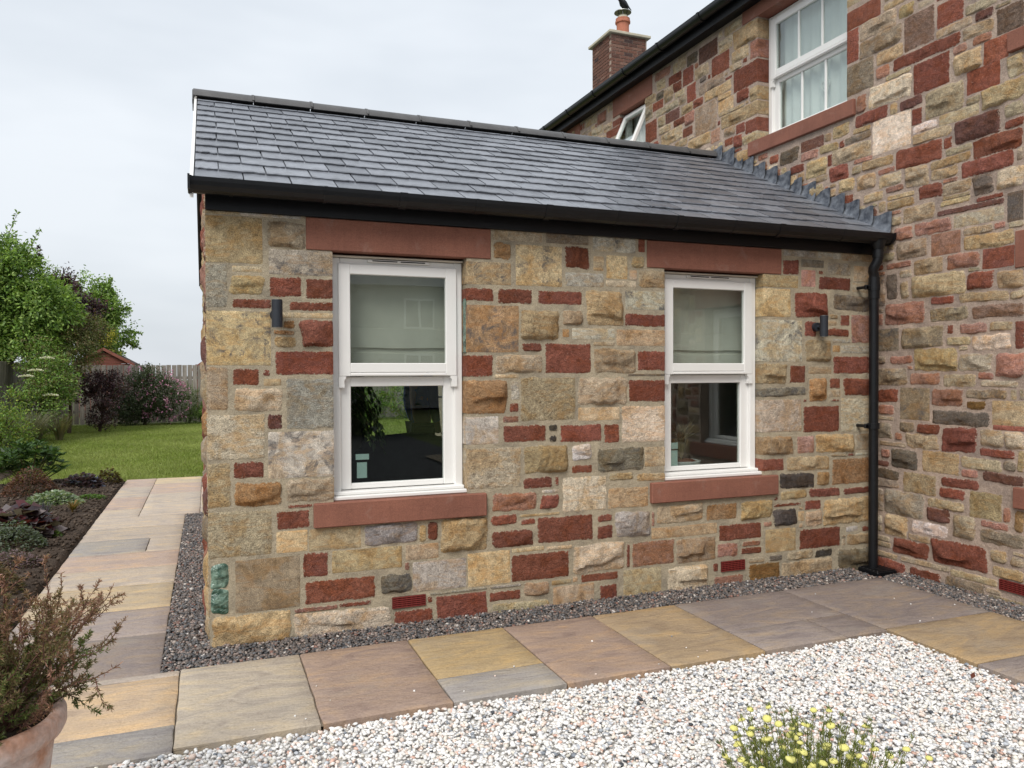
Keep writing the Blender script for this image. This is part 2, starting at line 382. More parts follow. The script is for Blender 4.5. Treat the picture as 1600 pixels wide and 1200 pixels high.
def plant_pot_mat():
    n = NT('limebloomed_terracotta'); n.set(.85, .15); v = n.coords((1, 1, 1), False)
    c = n.mix(n.ramp(n.noise(v, 6, 6, .65, .5), [(.35, 0.), (.62, 1.)]), (.47, .235, .14), (.60, .50, .46))
    c = n.mix(1, c, n.ramp(n.noise(v, 60, 4, .6), [(.3, .82), (.7, 1.15)]), 'MULTIPLY'); n.base(c); n.bump(n.noise(v, 70, 4, .6), .3, .003); return n.m
M['plant_pot'] = plant_pot_mat()
M['feather'] = simple('black_feathers', (.009, .009, .012), .5, .4, .3, 40, .3, 90, .004)
M['skin'] = simple('skin', (.45, .25, .18), .6, .3); M['hair'] = simple('brown_hair', (.05, .03, .02), .7, .3)
M['shirt'] = simple('blue_shirt_cloth', (.10, .15, .46), .9, .1, .1, 12); M['trouser'] = simple('dark_trouser_cloth', (.02, .022, .03), .9, .1)
M['ceramic'] = simple('white_ceramic', (.55, .57, .55), .4, .4, .1, 20)

# ------------------------------------------------------------------ stones
PAL = dict(b=(.405, .32, .205), t=(.42, .325, .185), y=(.435, .315, .165), g=(.385, .35, .29), w=(.56, .465, .34), R=(.215, .068, .041), P=(.33, .165, .115),
           Q=(.41, .225, .165), X=(.15, .068, .052), o=(.34, .20, .09), O=(.19, .095, .025), n=(.36, .265, .165), d=(.19, .16, .115), k=(.062, .053, .045),
           v=(.32, .285, .265), W=(.60, .53, .49), N=(.19, .122, .088), G=(.1, .25, .2), D=(.29, .225, .15), K=(.14, .108, .08), B=(.40, .325, .225))
STAIN = dict(D=.8, K=.5, B=.3, d=.9, g=.3, k=.5, n=.2, y=.12, b=.15, w=.08, v=.1)
def waves(r, k, kmin, kmax):
    return [(r.uniform(kmin, kmax), r.uniform(0, 6.283), r.uniform(0, 6.283), r.uniform(.5, 1)) for _ in range(k)]
def wsum(ws, a, b):
    s = 0
    for k, th, ph, am in ws: s = s + am * np.sin(k * (a * math.cos(th) + b * math.sin(th)) + ph)
    return s / len(ws)
def stone_arrays(w, h, code, depth=.05, cell=.02, left_flush=False, right_flush=False):
    """face in local x (along), z (up), -y (out of the wall)"""
    fin = code[1]; r = rnd; small = min(w, h)
    e = min(.009, small * .16)
    if fin == 'r': cell *= .75
    nx = int(np.clip(round(w / cell), 2, 22)); nz = int(np.clip(round(h / cell), 2, 16))
    xs = np.concatenate([[-w / 2], np.linspace(-w / 2 + e, w / 2 - e, nx + 1), [w / 2]])
    zs = np.concatenate([[-h / 2], np.linspace(-h / 2 + e, h / 2 - e, nz + 1), [h / 2]])
    X, Z = np.meshgrid(xs, zs, indexing='ij'); s = X / (w / 2); t = Z / (h / 2)
    jit = dict(s=.0022, t=.0022, p=.0048, r=.0085)[fin] * min(1, small / .09)
    rc = dict(s=.004, t=.004, p=.010, r=.020)[fin]; rc = min(rc, small * .32)
    ws1, ws2 = waves(r, 5, 20, 90), waves(r, 5, 20, 90)
    lf = np.where((s < 0) & left_flush | (s > 0) & right_flush, .12, 1.)
    X2 = X + wsum(ws1, Z, 0 * Z) * jit * np.abs(s) ** 3 * 1.6 * lf
    Z2 = Z + wsum(ws2, X, 0 * X) * jit * np.abs(t) ** 3 * 1.6
    ax = np.clip((np.abs(X) - (w / 2 - rc)) / rc, 0, 1); az = np.clip((np.abs(Z) - (h / 2 - rc)) / rc, 0, 1)
    q = ax * az * .3 * rc
    X2 -= np.sign(X) * q * lf; Z2 -= np.sign(Z) * q
    if fin == 'r':   # slightly skewed outline
        X2 += Z * r.uniform(-.10, .10) * np.where(lf < 1, .1, 1); Z2 += X * r.uniform(-.03, .03)
    em = np.maximum(np.abs(s), np.abs(t)); ex = np.minimum(w / 2 - np.abs(X), h / 2 - np.abs(Z))
    rise = np.clip(ex / e, 0, 1)
    if fin in 'st':
        n = .0015 + .002 * rise + .0007 * wsum(waves(r, 6, 10, 60), X, Z)
    elif fin == 'p':
        n = .0008 + .0035 * rise + .0018 * wsum(waves(r, 8, 60, 190), X, Z) + .0015 * wsum(waves(r, 4, 8, 30), X, Z)
    else:
        amp = min(.030, small * .17)
        pil = np.clip(ex / (small * .17), 0, 1); pil = pil * (2 - pil)
        n = .001 + amp * pil + amp * .5 * wsum(waves(r, 6, 12, 45), X, Z) * pil + amp * .34 * wsum(waves(r, 8, 60, 170), X, Z) * rise + amp * .16 * wsum(waves(r, 8, 170, 330), X, Z) * rise
        # tilted cleft planes
        for _ in range(4):
            th = r.uniform(0, 6.28); c0 = r.uniform(.0, .55) * small; d = X * math.cos(th) + Z * math.sin(th)
            n = n - np.clip(d - c0, 0, 1) * r.uniform(.12, .32)
        if h > .085 and r.random() < .62:
            z0 = -h / 2 + h * r.uniform(.18, .42); zl = z0 + h * .10 * wsum(waves(r, 4, 10, 40), X, 0 * X) + X * r.uniform(-.2, .2)
            n = n - amp * .95 * (1 / (1 + np.exp((Z - zl) / .003))) * pil
        n = np.maximum(n, .005 * rise + .0010)
    a, b = X.shape
    V = np.stack([X2, -n, Z2], -1).reshape(-1, 3)
    I = np.arange(a * b).reshape(a, b)
    F = np.stack([I[:-1, :-1], I[1:, :-1], I[1:, 1:], I[:-1, 1:]], -1).reshape(-1, 4)
    per = np.concatenate([I[:, 0], I[-1, 1:], I[-2::-1, -1], I[0, -2:0:-1]])
    Vb = V[per].copy(); Vb[:, 1] = depth; nb = len(per); base = len(V); k = np.arange(nb)
    F = np.concatenate([F, np.stack([per[(k + 1) % nb], per[k], base + k, base + (k + 1) % nb], -1)])
    edge = np.clip(1 - ex / .018, 0, 1).reshape(-1)
    edge = np.concatenate([edge, np.ones(nb)]) * (.40 if fin in 'st' else .76 if fin == 'p' else .74)
    V = np.concatenate([V, Vb])
    if left_flush: edge = np.where(V[:, 0] < -w / 2 + .02, edge * .35, edge)
    if right_flush: edge = np.where(V[:, 0] > w / 2 - .02, edge * .35, edge)
    c = np.array(PAL[code[0]]); c = (c * .86 + c.mean() * .14) * 1.03; j = r.uniform(.80, 1.2); c = np.clip(c * j * np.array([r.uniform(.95, 1.06), 1, r.uniform(.92, 1.08)]), 0, .9)
    stn = 1. if fin == 't' else STAIN.get(code[0], 0) * r.uniform(.3, 1.3)
    pk = dict(s=.08, t=.12, p=.8, r=.75)[fin]
    col = np.tile(np.append(c, 1.), (len(V), 1)); fx = np.stack([np.full(len(V), stn), np.full(len(V), pk), edge], -1)
    return V, F, col, fx
def stone_mesh(V, F, col, fx, mat):
    me = bpy.data.meshes.new('stone'); n, m = len(V), len(F)
    me.vertices.add(n); me.vertices.foreach_set('co', V.astype(np.float32).ravel())
    me.loops.add(m * 4); me.loops.foreach_set('vertex_index', F.astype(np.int32).ravel())
    me.polygons.add(m); me.polygons.foreach_set('loop_start', np.arange(0, m * 4, 4, dtype=np.int32)); me.update(calc_edges=True)
    me.polygons.foreach_set('use_smooth', [True] * m); me.materials.append(mat)
    me.attributes.new('col', 'FLOAT_COLOR', 'POINT').data.foreach_set('color', col.astype(np.float32).ravel())
    me.attributes.new('fx', 'FLOAT_VECTOR', 'POINT').data.foreach_set('vector', fx.astype(np.float32).ravel())
    me.set_sharp_from_angle(angle=R_(34)); return me
def parse(txt):
    out = []
    for e in txt.split():
        a, b, c, d, k = e.split(','); out.append([int(a) / 1000, int(b) / 1000, int(c) / 1000, int(d) / 1000, k])
    return out
FRONT = parse("""2,172,2369,2392,bs 180,503,2368,2399,gs 4,295,2106,2360,ts 316,524,2204,2351,br 328,676,2053,2196,gt -2,109,1857,2098,gp 136,290,2059,2091,bs 122,300,1935,2041,yr 330,504,1928,2039,Rp 528,675,1923,2036,Rp 134,340,1858,1911,Rp 436,674,1852,1903,Rp 401,674,1812,1841,bs -3,335,1544,1842,tt 401,467,1749,1795,or 349,463,1716,1741,or 352,470,1644,1705,yr 495,673,1645,1798,Rr 358,675,1488,1623,Rp -1,111,1298,1536,bp 134,272,1433,1525,Rp 292,330,1482,1518,Rp 295,388,1430,1468,bs 140,394,1290,1418,wr 415,677,1182,1466,gp 0,299,1024,1272,wp 314,393,1184,1270,Xp 316,675,908,1169,gt -4,116,762,1007,bp 133,291,918,1007,Rp 135,386,759,891,or 411,674,769,900,nr 420,554,734,754,Rp 2,333,485,740,bp 357,536,619,721,Rp 356,526,487,608,ts 534,830,481,607,ts 502,642,330,470,Rp 511,911,178,309,Rp 137,483,173,464,ns 9,104,171,459,Gs 451,694,135,162,Pr 702,887,139,165,Rp 849,1169,484,606,vr 1177,1223,483,584,yr 1231,1295,486,598,Rr 1315,1616,402,607,yr 664,1073,342,470,ts 1096,1298,376,468,ns 1088,1119,319,368,Pp 937,1126,192,303,dr 1138,1473,182,362,vs 1485,1764,176,384,ts 1773,2174,175,345,Rp 895,967,156,165,Rp 1228,1260,107,146,Rp 1245,1606,154,166,gr 1631,1837,150,167,gr 1855,2032,77,163,nr 2050,2187,128,158,bs 1639,2027,0,49,br 1627,1837,68,129,Rp 1778,1997,362,389,bs 2015,2195,356,379,bs 1637,1813,544,608,Rr 1835,1936,532,568,Rr 1645,1922,402,507,Rr 1646,1945,628,741,Pr 1972,2102,623,714,Rr 1858,2057,759,829,Rp 2075,2102,768,826,Rp 1831,2106,583,599,bs 1985,2107,725,746,gs 17,432,-3,163,yr 448,1005,-36,127,wr 1022,1258,-20,78,Rp 1282,1609,-16,143,Rp 1657,1988,2321,2384,bs 2018,2320,2322,2392,ds 2351,2669,2289,2384,gt 2691,2741,2300,2387,Rs 1661,1776,2203,2306,or 1810,2128,2046,2302,tt 2154,2325,2168,2308,Rp 2356,2431,2161,2255,bs 2452,2608,2115,2267,ts 2636,2735,2193,2270,yr 2625,2680,2115,2177,bs 2696,2898,2062,2179,br 2446,2674,2063,2102,bs 2154,2430,2054,2142,gs 1487,1776,2043,2181,tt 1491,1660,1939,2019,Rp 1689,1917,1928,2022,Rp 1957,2267,1932,2019,Rp 2303,2575,1804,2031,yr 2592,2892,1916,2041,gt 2591,2892,1804,1887,Rp 1495,1828,1624,1915,ot 1842,2107,1708,1896,yr 2132,2277,1804,1897,nr 2132,2178,1724,1775,os 2199,2510,1713,1783,gs 2526,2892,1674,1780,ns 2355,2510,1671,1695,bs 1852,1985,1630,1685,Rr 2010,2334,1492,1683,Rp 2355,2668,1494,1653,br 2684,2892,1509,1640,Rp 1493,1653,1473,1606,Rp 1672,1990,1494,1607,br 1667,1827,1463,1485,bs 2613,2892,1470,1486,ds 2616,2892,1298,1444,Rp 2244,2608,1285,1462,br 1840,2223,1191,1467,tp 1492,1748,1242,1452,or 1773,1832,1324,1442,gp 1767,1826,1247,1306,Rp 1719,1825,1184,1225,Pp 1496,1690,1055,1225,gs 1723,2013,1059,1164,Rp 2034,2094,1121,1162,kr 2038,2089,1052,1093,kr 2115,2412,1044,1157,Rp 2433,2546,1031,1155,Rp 2244,2547,1182,1267,ts 2563,2891,1027,1270,wp 1481,1839,779,1030,wp 1859,2165,855,1030,yr 2196,2337,922,1025,Wr 2196,2342,842,894,Rp 2380,2732,842,995,dr 2740,2891,858,990,ns 2470,2650,779,827,br 2677,2902,762,815,yr 2129,2448,592,818,wp 2459,2766,593,728,yp 1953,2346,404,570,Rp 2384,2489,511,558,Rr 2379,2493,397,486,Rp 2513,2782,393,565,vr 2792,2817,454,554,Pp 2833,3204,464,587,br 3236,3490,456,569,op 2792,3322,364,439,ys 2990,3311,178,347,nr 2643,2970,188,353,Pp 2599,2624,193,348,Rp 2203,2580,189,375,wr 2256,2531,124,176,Rp 2397,2526,12,93,Rp 2575,2867,10,174,ts 2918,3241,7,158,wr 2059,2354,-2,116,bs 3524,3799,439,572,yr 3338,3703,303,417,Rp 3725,3799,376,413,Pp 3811,4026,373,495,kr 4038,4096,395,466,bs 4104,4260,348,463,nr 4097,4248,474,544,Rp 3816,4062,512,536,Rp 3816,3851,561,585,Rp 3874,4115,560,626,yr 4139,4431,561,628,Rr 4469,4697,567,616,Rr 4272,4691,345,539,yr 3868,4187,639,752,kr 4211,4332,648,749,or 4357,4696,643,838,op 3742,4015,186,353,ys 4050,4433,183,330,Rp 4495,4608,281,320,gs 4653,4698,271,311,Rp 4501,4692,175,258,yr 3322,3496,190,285,Pp 3540,3697,249,286,Pr 3524,3703,194,240,Rr 4414,4692,8,149,dr 4194,4359,112,169,kr 3939,4176,112,175,br 3777,3892,123,165,dr 3590,3731,125,162,br 3290,3333,95,154,Rp 3300,3546,-11,57,Pp 3596,3869,-7,114,Op 3886,4359,2,104,br 3926,4326,766,870,br 3668,3903,778,866,Rp 3725,3990,891,1026,nr 4025,4186,894,1022,Qp 4198,4568,888,1027,yr 4581,4689,897,1019,bs 3724,4066,1057,1295,wp 4084,4423,1046,1241,Rp 4442,4688,1036,1293,wp 4084,4113,1272,1291,Rp 4337,4423,1272,1287,Rp 4137,4306,1275,1446,or 3724,4107,1318,1383,dr 3724,3930,1407,1555,yr 3960,4101,1414,1541,Rp 4131,4348,1479,1531,bs 4330,4429,1368,1445,Rp 4324,4435,1306,1354,bs 4466,4683,1313,1444,Rr 4367,4686,1478,1609,Rp 4101,4336,1569,1731,nr 4440,4680,1633,1691,gt 4360,4428,1642,1690,os 4360,4530,1709,1738,gs 4311,4515,1757,1815,Rr 4094,4202,1754,1867,Rp 4317,4396,1838,1876,bs 4433,4521,1840,1922,Rp 4538,4679,1711,1925,Qp 4000,4310,1895,2079,Rr 4371,4678,1952,2068,dr 3724,4071,1569,1871,gt 3723,3964,1893,2096,ts 3723,4034,2107,2195,ts 3894,4040,2203,2310,Rp 4064,4195,2121,2243,Qs 4225,4267,2215,2243,Rp 4225,4526,2106,2201,Rp 4551,4678,2095,2168,bs 4064,4273,2264,2320,ds 4309,4532,2218,2309,gp 4563,4677,2177,2294,bs 3900,4194,2338,2384,gs 4218,4432,2337,2390,gs 4450,4677,2330,2393,bs""")
MAIN = parse("""-4939,-4614,4794,4897,br -4592,-4350,4732,4866,Pr -4307,-3897,4686,4781,br -4181,-3917,4586,4661,Rp -4415,-4202,4583,4678,br -4729,-4437,4598,4713,br -4351,-3938,4473,4575,Rp -5184,-4798,4735,4786,br -4140,-3998,4403,4462,br -3373,-3165,4596,4790,nr -3147,-2965,4687,4797,br -3181,-2868,4805,4917,Pr -2811,-2726,4768,4877,bs -2711,-2559,4768,4913,br -2544,-2355,4747,4860,kr -2327,-2013,4689,4858,Xp -2398,-2341,4679,4729,Pr -2900,-2650,4664,4760,Rp -2619,-2427,4562,4739,Rp -2398,-2160,4553,4667,br -2313,-2201,4498,4544,kr -2106,-1824,4481,4669,Rp -1783,-1530,4498,4610,br -1987,-1771,4677,4797,br -1897,-1542,4809,4926,br -1758,-1260,4618,4801,yr -1507,-1259,4438,4600,Pp -1613,-1553,4446,4486,Rp -1816,-1636,4422,4490,br -1884,-1783,4377,4399,Rp -1754,-1259,4206,4414,Rp -1709,-1530,4094,4198,Rr -1506,-1259,4044,4171,yr -2327,-1909,4372,4473,dr -2229,-1795,4267,4364,yr -2000,-1795,4204,4255,yr -2545,-2384,4362,4545,Rp -2801,-2650,4555,4653,Rr -2981,-2809,4500,4656,br -3148,-2998,4583,4665,kr -3229,-3014,4483,4575,Rp -2773,-2589,4479,4547,br -3165,-2711,4397,4470,br -2696,-2559,4387,4471,br -2427,-2257,4270,4348,Rr -2650,-2442,4263,4354,br -2961,-2681,4261,4379,Xp -2805,-2590,4178,4250,Rr -2575,-2413,4132,4255,Pr -2000,-1762,4080,4196,ys -2398,-2026,3962,4252,dp -1987,-1600,4041,4072,br -1948,-1369,3907,4033,yr -1576,-1258,3754,3875,Rp -3374,-3148,4159,4389,Rp -3114,-2969,4268,4376,br -3098,-2869,4175,4253,br -3048,-2635,4025,4167,br -2620,-2442,4016,4109,Rp -2774,-2545,3931,4008,br -2530,-2133,3842,3954,yr -2120,-1974,3814,3943,Qp -1717,-1588,3798,3886,Rp -1896,-1725,3819,3899,br -1612,-1258,3629,3746,br -1758,-1624,3670,3785,Rr -1896,-1770,3724,3794,Rp -3338,-3237,4424,4588,br -311,-157,4409,4462,bs -319,15,4220,4359,Rs -318,-197,3955,4211,Rp -309,-47,3695,3932,dp 46,252,4221,4265,br 193,318,4102,4188,yr -181,163,4081,4212,br -181,209,3942,4073,dr -15,224,3830,3927,yr 238,487,3839,4086,Np 361,479,4109,4145,gs 513,716,3894,4058,Rp 734,957,3892,3955,br 803,928,3826,3883,Xr 507,779,3826,3884,br 716,934,3731,3812,br 957,1136,3669,3834,Np 791,923,3670,3723,Pr 141,692,3734,3818,Rr -15,103,3728,3812,Pr 72,291,3689,3720,br -88,299,3520,3681,wr -213,-120,3528,3660,Pr -221,89,3420,3512,Rr 112,173,3419,3501,yr 203,392,3420,3488,Xr 320,609,3496,3716,Rp 640,742,3665,3719,Pr 647,847,3520,3657,yr 870,1044,3516,3661,Rs 1033,1138,3372,3506,br 749,977,3359,3508,Rs 420,719,3290,3478,br 307,386,3284,3399,Rp -50,293,3161,3411,ws -246,-78,3374,3411,yr -330,-70,3312,3366,dr -387,-338,3308,3359,Rr -460,-290,3396,3491,yr -553,-478,3402,3464,br -828,-562,3382,3472,Xp -610,-405,3309,3372,yr -469,-69,3177,3300,br -1092,-858,3337,3455,kr -828,-629,3304,3374,Pr -520,-478,3191,3281,Rp -237,-58,3136,3167,Pr -156,137,3060,3128,yr 315,511,3218,3272,Wr 315,624,3136,3204,br 537,831,3212,3280,bs 744,842,3288,3336,br 854,1139,3224,3351,yr 656,979,3047,3198,Xr 1018,1140,3119,3202,gr 1018,1140,3049,3100,Rr 572,631,3045,3115,Rp 585,783,2989,3032,br 795,1130,2919,3039,Rr 1098,1141,2832,2906,dr 167,552,2988,3128,Rr 464,771,2922,2978,yr 709,1071,2808,2911,Rr 4,153,2996,3032,Pr -254,-164,3058,3118,br -496,-297,3049,3169,Rr -767,-528,3139,3282,yr -963,-797,3226,3292,Rr -658,-524,3087,3131,br -395,-236,2943,3037,yr -210,-28,2919,3030,nr 12,213,2893,2980,wr 76,229,2841,2882,Pr 250,444,2836,2980,nr 471,677,2844,2912,br 567,677,2805,2829,Pr 367,556,2728,2821,Rr 564,778,2718,2797,br 797,935,2669,2797,kr 969,1142,2671,2794,wr 92,324,2710,2773,yr -134,45,2806,2871,br -1226,-1114,3387,3455,Rr -1389,-1260,3456,3503,Pr 567,773,2688,2708,br 822,1004,2624,2648,Rr 90,325,2781,2811,yr 552,773,2647,2680,yr 521,1010,2583,2616,Xr 234,494,2583,2694,nr 654,1008,2481,2561,gs 1039,1137,2453,2634,ks 1050,1144,2411,2445,br 949,1021,2424,2458,Pr 727,939,2413,2461,br 731,1095,2312,2403,yr 335,628,2473,2562,Pr 157,310,2469,2558,Pr 121,213,2584,2647,gr 476,699,2312,2459,Ps 179,437,2324,2450,nr 332,566,2195,2301,nr 600,838,2199,2297,Pr 869,1092,2172,2297,Rs 765,845,2169,2188,gr 83,299,2266,2305,Pr 206,311,2189,2240,gr 19,153,2330,2388,br 88,180,2039,2223,kr 215,283,2032,2153,br 308,737,2028,2181,yr 758,944,2048,2157,Rr 974,1146,2027,2137,yr 697,1046,1960,2019,yr 1059,1147,1957,2004,br 474,653,1967,2014,Rr -7,66,1993,2213,dr 74,415,1846,1999,Pr 467,759,1849,1936,dr 797,1148,1848,1928,Nr -3,199,1650,1819,dp 223,572,1668,1813,dr 609,649,1758,1812,Rp 701,895,1750,1815,Qr 921,1073,1761,1813,br 1094,1149,1639,1812,Rp 601,779,1675,1727,br 802,1064,1638,1733,wr 698,760,1640,1665,gr 337,683,1499,1655,yr -8,76,1556,1608,dr 120,315,1554,1608,Pr 698,933,1499,1608,gr 966,1150,1458,1607,Pr 278,319,1511,1530,Pr -2,270,1391,1514,dr 302,545,1402,1479,Pr 578,819,1393,1473,gr 838,941,1443,1484,Pr 861,1110,1393,1430,br 9,187,1264,1358,Rr 215,461,1143,1371,ds 487,727,1258,1370,Pr 754,1041,1313,1369,dr 1069,1100,1314,1371,gs 1131,1151,1319,1379,br 759,891,1241,1292,Or 943,1152,1146,1298,ns 487,914,1124,1217,kr 19,155,1173,1240,Pr 950,1152,1114,1138,Rs 366,547,1049,1113,Rr 10,136,987,1098,dr 212,335,1049,1118,dr 165,226,985,1032,Pr 572,829,940,1104,Rr 270,539,938,1036,br 859,1019,1001,1104,gr 1033,1153,1000,1106,wr 856,1092,932,981,Rr 25,262,934,962,br 40,118,845,902,Pr 137,363,774,910,kr 407,698,777,924,yp 722,1009,838,910,gr 1020,1103,853,912,dr 1116,1154,853,983,yr 722,841,776,825,Pr 879,1154,703,825,Xr 565,846,693,753,Rr 11,109,776,814,Xr 6,194,681,751,kr 246,519,608,751,np 6,204,617,673,dr 549,743,612,677,Rr 782,1007,512,685,yp 1049,1155,630,676,yr 7,61,425,593,gr 76,417,422,600,gr 456,739,530,590,br 448,628,431,522,Xr 1022,1067,519,611,Pr 1102,1156,470,603,or 82,280,258,414,yr 320,608,321,407,Wr 661,821,350,504,gr 866,1054,462,500,Pr 866,1157,364,448,dr 294,475,258,301,br 8,121,200,237,gr 154,460,137,247,Rr 492,906,149,313,Rr 934,1039,246,321,br 1074,1158,244,300,br 1090,1157,316,334,gr 952,1158,143,218,yr 4,130,157,192,gr 11,189,80,118,br 224,631,88,124,br 11,258,-18,69,Rr 641,983,79,123,br 304,555,-17,59,Rr 601,889,-17,71,dr 903,1006,30,61,br 926,1159,-13,22,br""")

def wall_shell(u0, u1, z0, z1, holes, n0, n1, xf):
    """sheet wall with openings: front at depth n0, back at n1, with the jambs between"""
    us = sorted({u0, u1, *[h[0] for h in holes], *[h[1] for h in holes]}); zs = sorted({z0, z1, *[h[2] for h in holes], *[h[3] for h in holes]})
    solid = lambda i, j: 0 <= i < len(us) - 1 and 0 <= j < len(zs) - 1 and not any(h[0] <= (us[i] + us[i + 1]) / 2 <= h[1] and h[2] <= (zs[j] + zs[j + 1]) / 2 <= h[3] for h in holes)
    mb = MB()
    for i in range(len(us) - 1):
        for j in range(len(zs) - 1):
            if not solid(i, j): continue
            a, b, c, d = us[i], us[i + 1], zs[j], zs[j + 1]
            mb.add([xf(a, n0, c), xf(b, n0, c), xf(b, n0, d), xf(a, n0, d)], [(0, 1, 2, 3)])
            mb.add([xf(a, n1, c), xf(b, n1, c), xf(b, n1, d), xf(a, n1, d)], [(3, 2, 1, 0)])
            for (di, dj, p, q) in ((-1, 0, (a, c), (a, d)), (1, 0, (b, d), (b, c)), (0, -1, (b, c), (a, c)), (0, 1, (a, d), (b, d))):
                if not solid(i + di, j + dj):
                    mb.add([xf(p[0], n0, p[1]), xf(q[0], n0, q[1]), xf(q[0], n1, q[1]), xf(p[0], n1, p[1])], [(0, 1, 2, 3)])
    return mb
def fill_stones(u0, u1, z0, z1, blocked, sizes=((.09, .38), (.055, .20)), res=.02):
    """rubble laid into whatever is still empty"""
    nu, nz = int((u1 - u0) / res), int((z1 - z0) / res); occ = np.zeros((nu, nz), bool)
    for a, b, c, d in blocked:
        i0, i1 = int(math.floor((a - .006 - u0) / res)), int(math.ceil((b + .006 - u0) / res)); j0, j1 = int(math.floor((c - .006 - z0) / res)), int(math.ceil((d + .006 - z0) / res))
        occ[max(i0, 0):max(i1, 0), max(j0, 0):max(j1, 0)] = True
    out = []
    for j in range(nz):
        i = 0
        while i < nu:
            if occ[i, j]: i += 1; continue
            mw = max(2, int(rnd.uniform(*sizes[0]) / res)); mh = max(2, int(rnd.uniform(*sizes[1]) / res))
            ww = 0
            while ww < mw and i + ww < nu and not occ[i + ww, j]: ww += 1
            hh = 1
            while hh < mh and j + hh < nz and not occ[i:i + ww, j + hh].any(): hh += 1
            occ[i:i + ww, j:j + hh] = True
            if ww >= 3 and hh >= 2:
                g = .006; out.append([u0 + i * res + g, u0 + (i + ww) * res - g, z0 + j * res + g, z0 + (j + hh) * res - g])
            i += ww
    return out
RCODES = ['br', 'br', 'yr', 'Rr', 'Rp', 'Pr', 'nr', 'Br', 'wr', 'Dr', 'Xr', 'or', 'yr', 'bs', 'Rr', 'Pr']
def joined_stones(rects, mat, name, parent, xf_np, cell=.045, code=None):
    Vs, Fs, Cs, Xs = [], [], [], []; b = 0
    for r in rects:
        V, F, c, fx = stone_arrays(r[1] - r[0], r[3] - r[2], code or rnd.choice(RCODES), .03, cell)
        V = V + np.array([(r[0] + r[1]) / 2, 0, (r[2] + r[3]) / 2]); Vs.append(xf_np(V)); Fs.append(F + b); Cs.append(c); Xs.append(fx); b += len(V)
    me = stone_mesh(np.concatenate(Vs), np.concatenate(Fs), np.concatenate(Cs), np.concatenate(Xs), mat)
    return tag(obj(name, me, parent), kind='stuff')

# ------------------------------------------------------------------ ground and paving
def flat(name, poly, z, mat, th=.0):
    me = mesh(name, [(x, y, z) for x, y in poly], [tuple(range(len(poly)))], mat); return obj(name, me)
tag(flat('ground', [(-160, -160), (160, -160), (160, 200), (-160, 200)], -.075, M['earth']), 'level ground of the garden and fields around the house', kind='structure')
SL = dict(cream=(.435, .38, .305), pink=(.335, .25, .20), ochre=(.36, .275, .16), brown=(.335, .255, .165), grey=(.315, .295, .275), violet=(.235, .198, .182), dusk=(.27, .232, .215),
          tan=(.45, .345, .24), pale=(.44, .38, .315), rose=(.42, .33, .275), honey=(.45, .37, .26), lav=(.31, .265, .245))
paving = flat('paving', [(-1.075, -1.16), (-1.075, 7.65), (9.6, 7.65), (9.6, 4.25), (-.02, 4.25), (-.232, 4.46), (-.232, -.27), (4.525, -.27), (4.525, -9), (3.665, -9), (3.665, -1.16)], -.014, M['joint'])
tag(paving, 'sandstone flag paving round the annex and along its side', kind='structure')
def slab(x0, x1, y0, y1, c):
    g = .0035; w, h = x1 - x0 - 2 * g, y1 - y0 - 2 * g; nx, ny = max(3, int(w / .09)), max(3, int(h / .09))
    e = .007
    xs = np.concatenate([[-w / 2], np.linspace(-w / 2 + e, w / 2 - e, nx + 1), [w / 2]]); ys = np.concatenate([[-h / 2], np.linspace(-h / 2 + e, h / 2 - e, ny + 1), [h / 2]])
    X, Y = np.meshgrid(xs, ys, indexing='ij'); ex = np.minimum(w / 2 - np.abs(X), h / 2 - np.abs(Y))
    Zz = -.005 * (1 - np.clip(ex / e, 0, 1)) ** 2 + .0022 * wsum(waves(rnd, 6, 5, 26), X, Y)
    X2 = X + .006 * wsum(waves(rnd, 4, 8, 60), Y, 0 * Y) * np.abs(X / (w / 2)) ** 4; Y2 = Y + .006 * wsum(waves(rnd, 4, 8, 60), X, 0 * X) * np.abs(Y / (h / 2)) ** 4
    V = np.stack([X2, Y2, Zz], -1).reshape(-1, 3); a, b = X.shape; I = np.arange(a * b).reshape(a, b)
    F = np.stack([I[:-1, :-1], I[1:, :-1], I[1:, 1:], I[:-1, 1:]], -1).reshape(-1, 4)
    per = np.concatenate([I[:, 0], I[-1, 1:], I[-2::-1, -1], I[0, -2:0:-1]]); Vb = V[per].copy(); Vb[:, 2] = -.04; nb = len(per); k = np.arange(nb)
    F = np.concatenate([F, np.stack([per[(k + 1) % nb], per[k], len(V) + k, len(V) + (k + 1) % nb], -1)]); V = np.concatenate([V, Vb])
    cc = np.array(SL[c]) * rnd.uniform(.95, 1.06)
    me = fast_mesh('slab', V, F, M['slab'], np.tile(cc, (len(V), 1)), True); me.set_sharp_from_angle(angle=R_(40))
    o = obj('slab', me, paving, ((x0 + x1) / 2, (y0 + y1) / 2, rnd.uniform(-.0015, .0015)))
    if rnd.random() < .5: o.rotation_euler.z = math.pi
    return o
Y0, Y1 = -1.165, -.278
